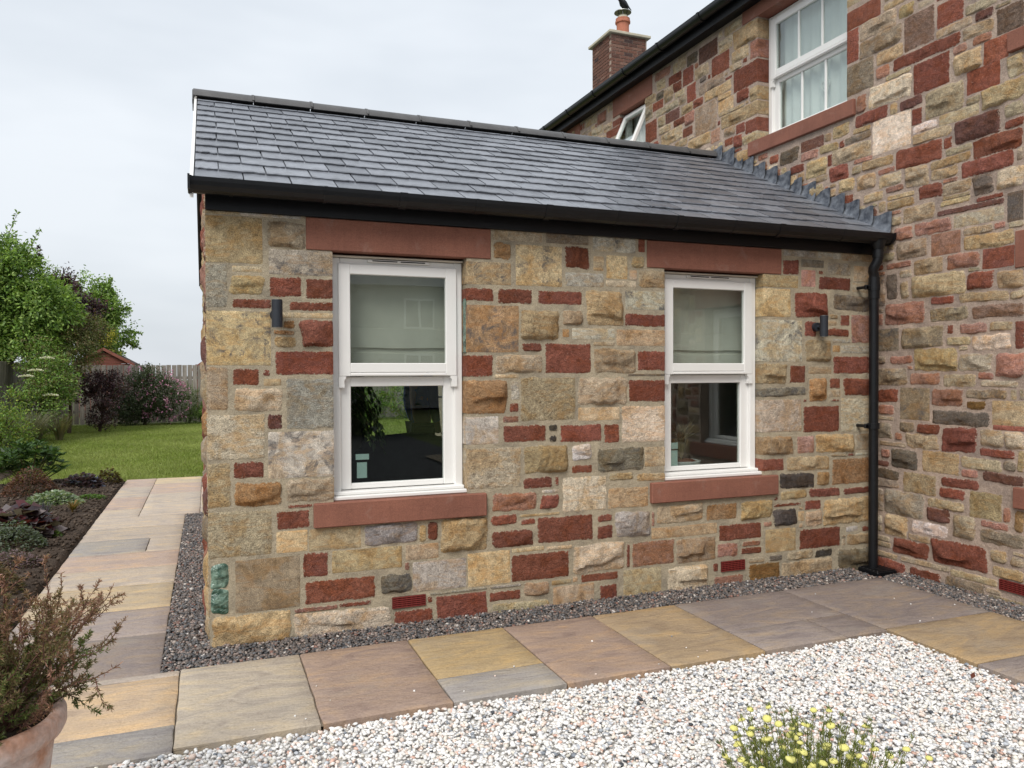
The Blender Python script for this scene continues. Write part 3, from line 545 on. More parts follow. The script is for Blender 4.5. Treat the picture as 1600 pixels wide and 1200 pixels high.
for s in [(-.138, .448, Y0, Y1, 'cream'), (.448, 1.034, Y0, Y1, 'pink'), (1.034, 1.608, -.878, Y1, 'ochre'), (1.034, 1.608, Y0, -.878, 'grey'), (1.608, 2.193, Y0, Y1, 'pink'),
          (2.193, 2.788, Y0, Y1, 'brown'), (2.788, 3.658, -.832, Y1, 'violet'), (2.788, 3.36, Y0, -.832, 'dusk'), (3.36, 3.658, Y0, -.832, 'violet'), (3.658, 4.53, -1.14, Y1, 'violet'),
          (3.658, 4.53, -1.722, -1.14, 'brown'), (3.658, 4.53, -2.6, -1.722, 'dusk'), (3.658, 4.53, -3.2, -2.6, 'ochre'), (3.658, 4.53, -4.1, -3.2, 'grey'), (3.658, 4.53, -5, -4.1, 'pink'), (3.658, 4.53, -5.9, -5, 'violet'),
          (-1.08, -.138, -.93, -.345, 'tan'), (-1.08, -.138, -1.2, -.93, 'grey'), (-1.08, -.138, -.345, -.28, 'pale'),
          (-1.08, -.232, -.28, .38, 'violet'), (-1.08, -.232, .38, .93, 'lav'), (-1.08, -.232, .93, 1.56, 'honey'), (-1.08, -.232, 1.56, 2.10, 'pale'), (-1.08, -.232, 2.10, 2.67, 'rose'),
          (-1.08, -.5, 2.67, 3.27, 'grey'), (-.5, -.232, 2.67, 3.27, 'pale'), (-1.08, -.232, 3.27, 3.86, 'pale'), (-1.08, -.232, 3.86, 4.47, 'pale'),
          (-1.08, -.69, 4.47, 5.0, 'pale'), (-1.08, -.69, 5.0, 5.9, 'rose'), (-1.08, -.69, 5.9, 6.8, 'pale'), (-1.08, -.69, 6.8, 7.65, 'rose'),
          (-.69, -.09, 4.47, 5.37, 'pale'), (-.69, -.09, 5.37, 6.1, 'pale'), (-.69, -.09, 6.1, 7.0, 'rose'), (-.69, -.09, 7.0, 7.65, 'honey'),
          (-.09, .5, 4.47, 5.3, 'pale'), (-.09, .5, 5.3, 6.4, 'rose'), (-.09, .5, 6.4, 7.65, 'pale')]: slab(*s)
for i in range(10):
    for j in range(4):
        x = .5 + i * .9; y = 4.3 + j * .84
        slab(x, x + .9, y, y + .84, rnd.choice(['pale', 'rose', 'grey', 'cream', 'honey']))
def chips(name, n, region, smin, smax, zfun, pal, wts, mat, flatness=(.55, .9), inside=None):
    ico = bmesh.new(); bmesh.ops.create_icosphere(ico, subdivisions=1, radius=1.); bv = np.array([v.co[:] for v in ico.verts]); bf = np.array([[v.index for v in f.verts] for f in ico.faces]); ico.free()
    x = rng.uniform(region[0], region[1], n); y = rng.uniform(region[2], region[3], n)
    if inside is not None:
        k = inside(x, y); x, y = x[k], y[k]; n = len(x)
    s = rng.uniform(smin, smax, n) * rng.choice([.8, 1, 1, 1.15], n)
    sc = np.stack([s * rng.uniform(.8, 1.35, n), s * rng.uniform(.65, 1.05, n), s * rng.uniform(*flatness, n)], -1)
    a = rng.uniform(0, 6.283, n); tilt = rng.normal(0, .38, n); ta = rng.uniform(0, 6.283, n)
    V = bv[None] * sc[:, None, :] * (1 + rng.normal(0, .13, (n, len(bv), 1)))
    ca, sa = np.cos(a)[:, None], np.sin(a)[:, None]
    V = np.stack([V[..., 0] * ca - V[..., 1] * sa, V[..., 0] * sa + V[..., 1] * ca, V[..., 2]], -1)
    ux, uy = np.cos(ta)[:, None], np.sin(ta)[:, None]; ct, st = np.cos(tilt)[:, None], np.sin(tilt)[:, None]
    p = V[..., 0] * ux + V[..., 1] * uy; q = -V[..., 0] * uy + V[..., 1] * ux; p2 = p * ct - V[..., 2] * st; z2 = p * st + V[..., 2] * ct
    V = np.stack([p2 * ux - q * uy, p2 * uy + q * ux, z2], -1) + np.stack([x, y, zfun(x, y)], -1)[:, None, :]
    F = bf[None] + (np.arange(n) * len(bv))[:, None, None]
    ci = rng.choice(len(pal), n, p=np.array(wts) / sum(wts)); c = np.array(pal)[ci] * rng.uniform(.85, 1.12, (n, 1))
    C = np.repeat(np.clip(c, 0, .88)[:, None, :], len(bv), 1).reshape(-1, 3)
    return fast_mesh(name, V.reshape(-1, 3), F.reshape(-1, 3), mat, C)
WPAL = [(.80, .785, .76), (.74, .71, .67), (.66, .66, .67), (.72, .58, .50), (.45, .47, .50), (.22, .24, .27), (.62, .40, .32), (.06, .065, .075), (.70, .66, .58)]
WW = [48, 20, 8, 11, 6, 2.4, 3, .7, 7]
tag(flat('gravel_bed', [(-2.6, -4.9), (3.655, -4.9), (3.655, -1.168), (-1.07, -1.168), (-1.07, -1.205), (-2.6, -1.205)], -.036, simple('gravel_fines', (.62, .60, .57), .9, .1, .3, 60, .5, 120, .004, random=False)), 'bed beneath the white chippings', kind='structure')
def tri_keep(x, y):     # denser near the patio edge, everything in view from the lens and a step aside
    return (y < -1.18) & (x < 3.645) & ((x > -1.06) | (y < -1.22))
g1 = chips('white_gravel', 62000, (-1.1, 3.65, -3.15, -1.172), .006, .0132, lambda x, y: rng.uniform(-.030, -.012, len(x)) + .004 * np.sin(x * 5 + y * 3), WPAL, WW, M['chip'], (.38, .75), inside=tri_keep)
tag(obj('white_gravel', g1), 'loose white marble chippings in front of the paving', 'gravel', kind='stuff')
g1s = chips('white_gravel', 90, (-.1, 4.5, -1.3, -.3), .003, .007, lambda x, y: np.full(len(x), .003), WPAL, WW, M['chip'], inside=lambda x, y: (y > -1.15) & (rng.random(len(x)) < np.exp((-1.15 - y) * 3.5)))
tag(obj('white_gravel', g1s), 'stray white chippings scattered on the flags', 'gravel', kind='stuff')
g1b = chips('white_gravel', 5000, (-2.6, 3.65, -4.9, -3.15), .016, .028, lambda x, y: rng.uniform(-.034, -.018, len(x)), WPAL, WW, M['chip'])
tag(obj('white_gravel', g1b), 'white marble chippings running back behind the viewer', 'gravel', kind='stuff')
DPAL = [(.115, .10, .092), (.16, .13, .115), (.085, .083, .085), (.24, .185, .16), (.055, .055, .058), (.32, .27, .235), (.52, .48, .44), (.145, .145, .15), (.22, .12, .095)]
DW = [26, 22, 18, 12, 12, 6, 2.5, 10, 5]
tag(flat('pebble_strip', [(-.228, 4.46), (-.228, -.275), (4.528, -.275), (4.528, -9), (4.80, -9), (4.80, -.0), (0, -.0), (0, 4.46)], -.030, simple('pebble_fines', (.05, .045, .04), .95, .1, .3, 60, .5, 120, .004, random=False)), 'drainage strip round the foot of the walls', kind='structure')
zf = lambda x, y: rng.uniform(-.022, -.002, len(x)) + .010 * np.exp(-np.abs(y) / .12)
g2 = chips('pebble', 13000, (-.228, 4.528, -.272, .004), .0075, .0125, zf, DPAL, DW, M['pebble'], (.45, .8))
tag(obj('pebble_margin', g2), 'dark grey pebbles along the foot of the annex front', 'pebbles', kind='stuff')
g3 = chips('pebble', 10500, (-.226, .006, 0.01, 4.45), .008, .0135, lambda x, y: rng.uniform(-.022, -.002, len(x)), DPAL, DW, M['pebble'], (.45, .8))
tag(obj('pebble_margin', g3), 'dark grey pebbles between the side path and the annex gable', 'pebbles', kind='stuff')
g4 = chips('pebble', 9000, (4.532, 4.81, -2.6, -.26), .0075, .0125, lambda x, y: rng.uniform(-.022, -.002, len(x)) + .012 * np.exp(-(4.8 - x) / .1), DPAL, DW, M['pebble'], (.45, .8))
tag(obj('pebble_margin', g4), 'dark grey pebbles along the foot of the main house', 'pebbles', kind='stuff')

# ------------------------------------------------------------------ annex: walls and stones
annex = thing('stone_annex', (2.4, 0, 0), 'single storey rubble stone annex with dark slate roof and two white sash windows', 'annex')
xf_f = lambda u, n, z: (u, n, z)
xf_m = lambda u, n, z: (L + n, -u, z)
def clipped(r, rects, g=.006):
    u0, u1, z0, z1 = r
    for a, b, c, d in rects:
        ou, oz = min(u1, b + g) - max(u0, a - g), min(z1, d + g) - max(z0, c - g)
        if ou > 0 and oz > 0:
            if ou < oz: u0, u1 = (b + g, u1) if u0 + u1 > a + b else (u0, a - g)
            else: z0, z1 = (d + g, z1) if z0 + z1 > c + d else (z0, c - g)
    return (u0, u1, z0, z1) if u1 - u0 > .015 and z1 - z0 > .012 else None
TRIM_F = [(.53, 1.642, 2.2, 2.4), (2.757, 3.879, 2.2, 2.4), (.56, 1.603, .614, .755), (2.779, 3.838, .61, .75), (1.012, 1.215, .098, .165), (3.355, 3.556, .088, .16)]
TRIM_M = [(-1.62, -.15, 4.805, 5), (-4.17, -3.24, 4.70, 5), (1.09, 2.22, 2.15, 2.385), (1.06, 2.29, 4.805, 5), (-6.1, -5.1, 4.76, 5), (-1.51, -.221, 3.525, 3.655), (1.045, 2.30, 3.525, 3.655), (1.10, 2.21, .62, .755), (1.0, 1.21, .072, .142)]
W1, W2 = (.678, 1.483), (2.898, 3.718)
SILL_T, LINT_B = .755, 2.2
holes = [(W1[0] - .004, W1[1] + .004, .72, LINT_B + .05), (W2[0] - .004, W2[1] + .004, .72, LINT_B + .05)]
wall = wall_shell(.004, L, -.05, 2.42, holes, -.0008, .30, xf_f).build('wall', M['mortar_f'], annex)
for s in FRONT:
    u0, u1, z0, z1, code = s
    z1 = min(z1, 2.385)
    lf = u0 < .016; rf = False; dep = .05
    if lf: u0 = 0.; dep = .13
    for a, b in (W1, W2):
        if z1 > .78 and z0 < 2.19:
            if abs(u1 - a) < .045: u1 = a; rf = True; dep = .12
            if abs(u0 - b) < .06: u0 = b; lf = True; dep = .12
    if u1 > 4.66: u1 = L + .0
    if z0 < .02: z0 = -.02
    if code[0] == 'G': continue
    q = clipped((u0, u1, z0, z1), TRIM_F)
    if q is None: continue
    u0, u1, z0, z1 = q
    V, F, c, fx = stone_arrays(u1 - u0, z1 - z0, code, dep, .018, lf, rf)
    obj('stone', stone_mesh(V, F, c, fx, M['stone_f']), wall, ((u0 + u1) / 2, 0, (z0 + z1) / 2))
# the block of green glass set into the corner
for u0, u1, z0, z1 in ((.010, .100, .175, .315), (.010, .100, .32, .455)):
    V, F, c, fx = stone_arrays(u1 - u0, z1 - z0, 'Gr', .1, .012)
    o = obj('glass_block', stone_mesh(V, F, c, fx, M['green_glass']), wall, ((u0 + u1) / 2, 0, (z0 + z1) / 2)); o['label'] = 'rough block of green glass set in the corner'
m = MB(); m.box(1.4795, 1.492, .012, .062, 1.62, 1.955, .003); o = m.build('glass_block', M['green_glass'], wall); o['label'] = 'strip of green glass in the window reveal'
# fill what is still open joint
blk = [(s[0], s[1], s[2], s[3]) for s in FRONT] + [(W1[0], W1[1], .6, 2.5), (W2[0], W2[1], .6, 2.5), (.53, 1.64, 2.19, 2.5), (2.757, 3.877, 2.19, 2.5), (.56, 1.602, .6, .76), (2.779, 3.837, .6, .76), (1.0, 1.22, .08, .18), (3.35, 3.56, .08, .175)]
gaps = fill_stones(.02, 4.79, -.02, 2.36, blk, ((.06, .2), (.03, .1)), .015)
for r in gaps[:52]:
    V, F, c, fx = stone_arrays(r[1] - r[0], r[3] - r[2], rnd.choice(['bs', 'br', 'gs', 'Rp', 'nr']), .03, .022)
    obj('stone', stone_mesh(V, F, c, fx, M['stone_f']), wall, ((r[0] + r[1]) / 2, 0, (r[2] + r[3]) / 2))
# gable walls: one sheet each, with rubble
ZE, YE, ZR, YR = 2.495, -.13, 3.655, 2.1            # roof deck: eave and ridge
DEP = 4.2
gz = lambda y: 2.40 + (min(y, DEP - y)) * (ZR - ZE) / (YR - YE) * .985
g = MB(); g.prism([(.004, -.05), (DEP - .004, -.05), (DEP - .004, gz(0)), (YR, gz(YR)), (.004, gz(0))], lambda a, b, t: (t, a, b), .003, .30)
gable = g.build('gable_wall', M['mortar_f'], annex)
gb = [r for r in fill_stones(.135, DEP - .13, -.02, 3.5, [], ((.14, .45), (.08, .24)))]
gb = [r for r in gb if r[3] < min(gz(r[0]), gz(r[1])) - .02]
joined_stones(gb, M['stone_f'], 'stone_facing', gable, lambda V: np.stack([V[:, 1], 4.2 - V[:, 0], V[:, 2]], -1))
back_holes = [(1.55, 3.25, .02, 2.1)]
wall_shell(.31, L - .01, -.05, 2.42, back_holes, DEP - .3, DEP - .004, xf_f).build('back_wall', M['plaster'], annex)
# lintels and sills
def dressed(name, u0, u1, z0, z1, n0, n1, xf, parent, mat=None, b=.004):
    m = MB(); m.box(u0, u1, n0, n1, z0, z1, b); m.v = [xf(*p) for p in m.v]; return m.build(name, mat or M['red_dressed'], parent)
dressed('lintel', .53, 1.642, LINT_B, 2.383, -.009, .28, xf_f, annex); dressed('lintel', 2.757, 3.879, LINT_B, 2.383, -.009, .28, xf_f, annex)
dressed('sill', .56, 1.603, .614, SILL_T, -.032, .12, xf_f, annex, b=.006); dressed('sill', 2.779, 3.838, .610, .750, -.032, .12, xf_f, annex, b=.006)
def air_brick(u0, u1, z0, z1, xf, parent):
    m = MB(); m.box(u0, u1, -.003, .03, z0, z1); m.v = [xf(*p) for p in m.v]; o = m.build('air_brick', M['vent_dark'], parent)
    for k in range(6):
        z = z0 + (k + .1) * (z1 - z0 - .006) / 5.2; m = MB(); m.box(u0, u1, -.012, -.004, z, z + .0065, .001); m.v = [xf(*p) for p in m.v]; m.build('louvre', M['vent'], o)
    for k in range(8):
        u = u0 + k * (u1 - u0 - .005) / 7; m = MB(); m.box(u, u + .0045, -.0105, -.0042, z0 + .002, z1 - .002); m.v = [xf(*p) for p in m.v]; m.build('bar', M['vent'], o)
air_brick(1.012, 1.215, .098, .165, xf_f, annex); air_brick(3.355, 3.556, .088, .160, xf_f, annex)

# ------------------------------------------------------------------ windows
def bits(boxes, xf, name, mat, parent, b=.004, smooth=False):
    m = MB()
    for q in boxes: m.box(q[0], q[1], q[2], q[3], q[4], q[5], b)
    m.v = [xf(*p) for p in m.v]; return m.build(name, mat, parent)
def horn(u, sgn, z, n0, n1, xf, parent):
    P = [(0, 0), (.042, 0), (.041, -.012), (.034, -.020), (.031, -.034), (.033, -.048), (.033, -.066), (0, -.066)]
    m = MB(); m.prism([(u + sgn * a, z + b) for a, b in P], lambda a, b, t: xf(a, t, b), n0, n1); return m.build('sash_horn', M['white'], parent)
def pane(u0, u1, z0, z1, n, xf, parent):
    m = MB(); m.box(u0, u1, n, n + .004, z0, z1); m.v = [xf(*p) for p in m.v]; return m.build('pane', M['glass'], parent)
def sash_window(parent, xf, u0, u1, z0, zt, mid, bars=0, vent=True, n=.065):
    """z0 underside of the white cill, zt top of the frame, mid (lower glass top, upper glass bottom)"""
    f = .05; s = .05; st = .070
    a, b = u0 + .003, u1 - .003
    fr = bits([(a, a + f, n + .012, n + .10, z0 + .028, zt), (b - f, b, n + .012, n + .10, z0 + .028, zt), (a + f - .001, b - f + .001, n + .014, n + .098, zt - .04, zt - .001)], xf, 'window', M['white'], parent)
    bits([(a - .006, b + .012, n - .048, n + .09, z0, z0 + .024), (a - .001, b + .001, n - .022, n + .088, z0 + .0245, z0 + .046)], xf, 'window_cill', M['white'], fr, .005)
    ua, ub = a + .044, b - .044
    zl0, zl1 = z0 + .05, mid[0]; zu0, zu1 = mid[1], zt - .096
    # lower sash sits behind the upper one
    lo = bits([(ua, ua + st, n + .036, n + .075, zl0, zl1 + .060), (ub - st, ub, n + .036, n + .075, zl0, zl1 + .060), (ua + st - .001, ub - st + .001, n + .037, n + .074, zl0 + .001, zl0 + .034), (ua + st - .001, ub - st + .001, n + .037, n + .074, zl1, zl1 + .059)], xf, 'lower_sash', M['white'], fr)
    up = bits([(ua - .006, ua + st - .006, n - .002, n + .034, zu0 - .078, zt - .034), (ub - st + .006, ub + .006, n - .002, n + .034, zu0 - .078, zt - .034), (ua + st - .008, ub - st + .008, n - .001, n + .033, zu1, zt - .036), (ua + st - .008, ub - st + .008, n - .001, n + .033, zu0 - .056, zu0), (ua + st - .008, ub - st + .008, n - .006, n + .03, zu0 - .077, zu0 - .058)], xf, 'upper_sash', M['white'], fr)
    horn(ua - .006, 1, zu0 - .0785, n - .002, n + .034, xf, fr); horn(ub + .006, -1, zu0 - .0785, n - .002, n + .034, xf, fr)
    for zA, zB, nn in ((zl0 + .03, zl1 + .004, n + .055), (zu0 - .004, zu1 + .004, n + .018)): pane(ua + st - .012, ub - st + .012, zA, zB, nn, xf, fr)
    for k in range(bars):
        u = ua + st + (ub - ua - 2 * st) * (k + 1) / (bars + 1)
        bits([(u - .011, u + .011, n + .046, n + .066, zl0 + .033, zl1 + .002)], xf, 'glazing_bar', M['white'], fr, .003); bits([(u - .011, u + .011, n + .008, n + .030, zu0 - .002, zu1 + .002)], xf, 'glazing_bar', M['white'], fr, .003)
    if vent:
        uc = (a + b) / 2; bits([(uc - .19, uc + .19, n - .004, n + .011, zt - .022, zt - .004)], xf, 'trickle_vent', M['white'], fr, .004); bits([(uc - .16, uc - .01, n - .006, n - .0045, zt - .016, zt - .010), (uc + .01, uc + .16, n - .006, n - .0045, zt - .016, zt - .010)], xf, 'vent_slot', M['rubber'], fr, 0)
        bits([(a - .002, b + .002, n - .012, n + .09, zt + .001, zt + .012)], xf, 'head_trim', M['seal'], fr, .003)
    return fr
win1 = sash_window(annex, xf_f, W1[0], W1[1], .757, 2.176, (1.418, 1.557)); win2 = sash_window(annex, xf_f, W2[0], W2[1], .752, 2.176, (1.418, 1.557))
def sticker(x0, x1, z0, z1, y, win): m = MB(); m.box(x0, x1, y, y + .0015, z0, z1); m.build('window_card', M['card'], win)
sticker(.825, .905, .978, 1.012, .1265, win1); sticker(.832, .892, .868, .962, .1265, win1); sticker(3.025, 3.085, .955, 1.0, .1265, win2); sticker(3.025, 3.083, .838, .945, .1265, win2)

# ------------------------------------------------------------------ annex: roof
ANG = math.atan2(ZR - ZE, YR - YE); SLEN = math.hypot(ZR - ZE, YR - YE)
dk = MB(); dk.prism([(YE, ZE), (YR, ZR), (2 * YR - YE, ZE), (2 * YR - YE, ZE - .03), (YR, ZR - .04), (YE, ZE - .03)], lambda a, b, t: (t, a, b), -.058, L - .003)
roof = dk.build('roof', M['fascia'], annex)
NC = 13; GA = SLEN / NC; SW = .2485; TH = .013; SLN = .385; TILT = .026
def slate_arrays(w, ln=SLN, nx=9):
    xs = np.linspace(-w / 2, w / 2, nx); dj = rng.normal(0, .0036, nx); dj[rng.random(nx) < .2] += .008
    cor = np.zeros(nx); cor[0] = cor[-1] = rng.uniform(0, .006)
    rows = [0., .012, .07, .16, ln]; V = []
    for k, y in enumerate(rows):
        for i, x in enumerate(xs):
            yy = y + (dj[i] + cor[i]) * (1 if k == 0 else .6 if k == 1 else 0)
            z = TILT * (1 - y / ln) + TH - (.003 + rng.uniform(0, .0012) if k == 0 else 0) + rng.normal(0, .0005)
            V.append((x, yy, z))
    F = [(k * nx + i, k * nx + i + 1, (k + 1) * nx + i + 1, (k + 1) * nx + i) for k in range(len(rows) - 1) for i in range(nx - 1)]
    b = len(V); V += [(v[0], v[1] + .002, v[2] - TH * .75) for v in V[:nx]]; F += [(i + 1, i, b + i, b + i + 1) for i in range(nx - 1)]
    for e in (0, nx - 1):
        q = [k * nx + e for k in range(len(rows))]; b = len(V); V += [(V[i][0], V[i][1], V[i][2] - TH) for i in q]
        F += [((q[k], q[k + 1], b + k + 1, b + k) if e else (q[k + 1], q[k], b + k, b + k + 1)) for k in range(len(q) - 1)]
    return V, F
def slate_me(w, ln=SLN): V, F = slate_arrays(w, ln); return mesh('slate', V, F, M['slate'])
SLM = [slate_me(SW - .008) for _ in range(24)]; X0, X1 = -.052, L - .012
for k in range(NC):
    d = k * GA; y = YE + d * math.cos(ANG); z = ZE + d * math.sin(ANG) + .001
    x = X0 - (SW / 2 if k % 2 else 0) - rnd.uniform(0, .004)
    while x < X1 - .02:
        a, b = max(x, X0), min(x + SW, X1)
        if b - a > .04:
            me = rnd.choice(SLM) if b - a > SW - .004 and k < NC - 1 else slate_me(b - a - .006, SLN if k < NC - 1 else GA - .012)
            o = obj('slate', me, roof, ((a + b) / 2, y + rnd.uniform(-.003, .003), z), (ANG + rnd.uniform(-.003, .007), rnd.uniform(-.008, .008), rnd.uniform(-.005, .005)))
        x += SW
bs = MB()
for k in range(NC):
    d = k * GA; y = 2 * YR - YE - d * math.cos(ANG); z = ZE + d * math.sin(ANG); x = X0 - (SW / 2 if k % 2 else 0)
    while x < X1 - .02:
        a, b = max(x, X0), min(x + SW, X1)
        if b - a > .03:
            c, s_ = math.cos(ANG), math.sin(ANG)
            f = lambda u, t, h: (u, y - t * c + h * s_, z + t * s_ + h * c)
            bs.add([f(a + .002, 0, .018), f(b - .002, 0, .018), f(b - .002, min(SLN, SLEN - d), .006), f(a + .002, min(SLN, SLEN - d), .006), f(a + .002, 0, .011), f(b - .002, 0, .011)], [(1, 0, 3, 2), (0, 1, 5, 4)])
        x += SW
tag(bs.build('rear_slates', M['slate'], roof), kind='stuff')
# ridge tiles
def ridge_me(ln):
    m = MB(); P = []
    for r in (.118, .101):
        row = [(r * math.sin(t) * 1.02, r * math.cos(t) * .80 - .012) for t in np.linspace(-1.42, 1.42, 15)]
        P += row if r > .11 else row[::-1]
    m.prism(P, lambda a, b, t: (t, a, b), 0, ln)
    P2 = []
    for r in (.1240, .1185):
        row = [(r * math.sin(t) * 1.02, r * math.cos(t) * .80 - .012) for t in np.linspace(-1.30, 1.30, 15)]; P2 += row if r > .12 else row[::-1]
    m.prism(P2, lambda a, b, t: (t, a, b), ln - .014, ln + .004)
    me = mesh('ridge_tile', m.v, m.f, M['ridge'], smooth=True, sharp=40); bm = bmesh.new(); bm.from_mesh(me); bmesh.ops.recalc_face_normals(bm, faces=bm.faces); bm.to_mesh(me); bm.free(); return me
rt = ridge_me(.448); rt_end = ridge_me(L - .02 - 4.469 - .012)
for k in range(11):
    x = .374 - .455 + k * .455
    if x > 4.78: break
    last = x + .455 > L - .02
    obj('ridge_tile', rt if not last else ridge_me(L - .004 - x - .012), roof, (x, YR, ZR + rnd.uniform(-.002, .002)), (0, rnd.uniform(-.003, .003), 0))
m = MB(); m.prism([(-.112, -.03), (0, .082), (.112, -.03), (.09, -.06), (0, -.005), (-.09, -.06)], lambda a, b, t: (t, YR + a, ZR + b), -.089, -.080); m.build('ridge_end_cap', M['ridge'], roof)
m = MB()      # white dry verge following the slates
def verge(sgn):
    pts = []
    for t in np.linspace(0, 1, 9):
        yy = YE + (YR - YE) * t; zz = ZE + (ZR - ZE) * t - .020 * math.sin(math.pi * t); pts.append((yy if sgn > 0 else 2 * YR - yy, zz))
    up = [(y, z + .033) for y, z in pts]; lo = [(y, z - .075) for y, z in pts][::-1]
    mb = MB(); n = len(pts)
    V = [(-.074, y, z) for y, z in up + lo] + [(-.056, y, z) for y, z in up + lo]; N = 2 * n
    F = [(i, i + 1, N - 2 - i, N - 1 - i) for i in range(n - 1)] + [(N + N - 1 - i, N + N - 2 - i, N + i + 1, N + i) for i in range(n - 1)] + [(i, N + i, N + (i + 1) % N, (i + 1) % N) for i in range(N)]
    mb.add(V, F); return mb.build('verge_trim', M['white'] if sgn > 0 else M['fascia'], roof)
verge(1); verge(-1)
# fascia, gutter
def bar_x(name, poly, x0, x1, mat, parent): m = MB(); m.prism(poly, lambda a, b, t: (t, a, b), x0, x1); return m.build(name, mat, parent)
bar_x('fascia_board', [(-.026, 2.385), (-.026, 2.51), (.0, 2.51), (.0, 2.385)], .0, L - .004, M['fascia'], annex)
bar_x('soffit_strip', [(-.024, 2.387), (.05, 2.387), (.05, 2.40), (-.024, 2.40)], .006, L - .006, M['fascia'], annex)
def gut_poly(o):
    P = [(-.070, 2.520), (-.070, 2.478), (-.084, 2.458), (-.108, 2.447), (-.135, 2.447), (-.160, 2.458), (-.178, 2.478), (-.184, 2.500), (-.186, 2.522)]
    c = (-.128, 2.50); Q = [(c[0] + (a - c[0]) * (1 - .045), c[1] + (b - c[1]) * (.93) + .002) for a, b in P][::-1]
    A = [(c[0] + (a - c[0]) * (1 + o), c[1] + (b - c[1]) * (1 + o * 1.6)) for a, b in P]
    return A + Q
gutter = bar_x('gutter', gut_poly(0), -.068, L - .03, M['black'], annex)
for x in (1.055, 1.964, 2.906, 3.742): bar_x('gutter_union', gut_poly(.06), x - .022, x + .022, M['black'], gutter)
for x in (.13, .62, 1.5, 2.45, 3.35, 4.3): bar_x('gutter_bracket', gut_poly(.035), x - .010, x + .010, M['black'], gutter)
for xa, xb in ((-.078, -.062), (L - .036, L - .018)):
    P = gut_poly(.07)[:9]; bar_x('gutter_stop_end', P, xa, xb, M['black'], gutter)
bar_x('gutter_stop_end', [(-.195, 2.455), (-.195, 2.53), (-.06, 2.53), (-.06, 2.455)], -.083, -.072, M['black'], gutter)
rg = bar_x('rear_gutter', [(2 * YR - a, b) for a, b in gut_poly(0)], -.068, L - .03, M['black'], annex)
bar_x('rear_fascia', [(DEP + .026, 2.385), (DEP + .026, 2.51), (DEP, 2.51), (DEP, 2.385)], .0, L - .004, M['fascia'], annex)
# downpipe with swan neck
PX = 4.668
dp = MB(); dp.tube([(PX, -.092, .0), (PX, -.092, 2.155)], .034, 20); pipe = dp.build('downpipe', M['black'], annex, True)
MB().tube([(PX, -.128, 2.46), (PX, -.128, 2.40), (PX, -.128, 2.345)], .034, 20).build('outlet_pipe', M['black'], pipe, True)
MB().tube([(PX, -.128, 2.375), (PX, -.128, 2.335), (PX - .003, -.125, 2.315), (PX - .012, -.112, 2.285), (PX - .018, -.104, 2.265), (PX - .014, -.096, 2.245), (PX, -.092, 2.22), (PX, -.092, 2.155)], [.036] * 8, 20).build('swan_neck', M['black'], pipe, True)
for z0, z1 in ((2.345, 2.40), (2.12, 2.20), (2.04, 2.10)): MB().tube([(PX, -.092 if z0 < 2.3 else -.128, z0), (PX, -.092 if z0 < 2.3 else -.128, z1)], .040, 20).build('pipe_collar', M['black'], pipe, True)
MB().tube([(PX, -.128, 2.405), (PX, -.128, 2.47)], [.04, .058], 20).build('running_outlet', M['black'], pipe, True)
for z in (2.125, 1.086):
    m = MB(); m.tube([(PX, -.092, z - .022), (PX, -.092, z + .022)], .043, 20); m.box(PX - .085, PX - .03, -.10, -.075, z - .018, z + .018, .006); m.tube([(PX - .072, -.10, z), (PX - .072, .01, z)], .012, 10); m.build('pipe_bracket', M['black'], pipe)
gl = thing('drain_gully', (4.66, -.11, 0), 'black square drain gully under the downpipe', 'drain')
m = MB(); m.box(4.585, 4.775, -.215, -.025, -.03, .012, .004); m.build('gully_body', M['black'], gl)
for k in range(6): y = -.205 + k * .032; m = MB(); m.box(4.592, 4.768, y, y + .014, .0125, .019, .003); m.build('grid_bar', M['black'], gl)
# stepped lead flashing up the main wall
m = MB()
NF = 14; ys = np.linspace(-.135, 2.06, NF + 1); ys[1:-1] += np.array([rnd.uniform(-.022, .022) for _ in range(NF - 1)])
zroof = lambda y: ZE + (y - YE) * (ZR - ZE) / (YR - YE) + .018
fl_root = None
for k in range(NF):
    ya, yb = ys[k] - .012, ys[k + 1] + .006; zt = zroof(yb) + .092 + rnd.uniform(-.004, .006); nu = 7; V = []; F = []
    for i in range(nu):
        y = ya + (yb - ya) * i / (nu - 1); lift = .010 * (1 - i / (nu - 1)) ** 2 + .004
        bow = .006 * math.sin(math.pi * i / (nu - 1)) + rnd.uniform(-.0015, .0015); zr = zroof(y)
        out = .16 + .016 * math.sin(math.pi * (i / (nu - 1)) * .9)
        pr = [(.006 + lift, zt + .006 * math.sin(i * 1.1)), (.009 + lift + bow, zr + (zt - zr) * .6), (.014 + lift + bow, zr + .035 + (zt - zr) * .1), (.030 + lift, zr + .017), (.062, zr + .008 + lift * .6), (out, zr + .004 + lift * .5)]
        V += [(L - a, y, b) for a, b in pr]
    n = len(pr); F = [(i * n + j, (i + 1) * n + j, (i + 1) * n + j + 1, i * n + j + 1) for i in range(nu - 1) for j in range(n - 1)]
    b0 = len(V); V += [(x + .0022, y - .0, z - .0022) for x, y, z in V]; F += [tuple(b0 + i for i in f[::-1]) for f in F]
    F += [(j + 1, j, b0 + j, b0 + j + 1) for j in range(n - 1)]
    obj('lead_flashing', mesh('lead_flashing', V, F, M['lead'], smooth=True, sharp=50), annex)
# room inside
MB().box(.301, L - .02, .301, DEP - .301, -.05, .02).build('room_floor', M['room_floor'], annex)
MB().box(.302, L - .02, .05, DEP - .05, 2.425, 2.45).build('room_ceiling', M['plaster'], annex)
MB().box(L - .045, L - .006, .302, DEP - .302, .021, 2.42).build('room_partition', M['plaster'], annex)
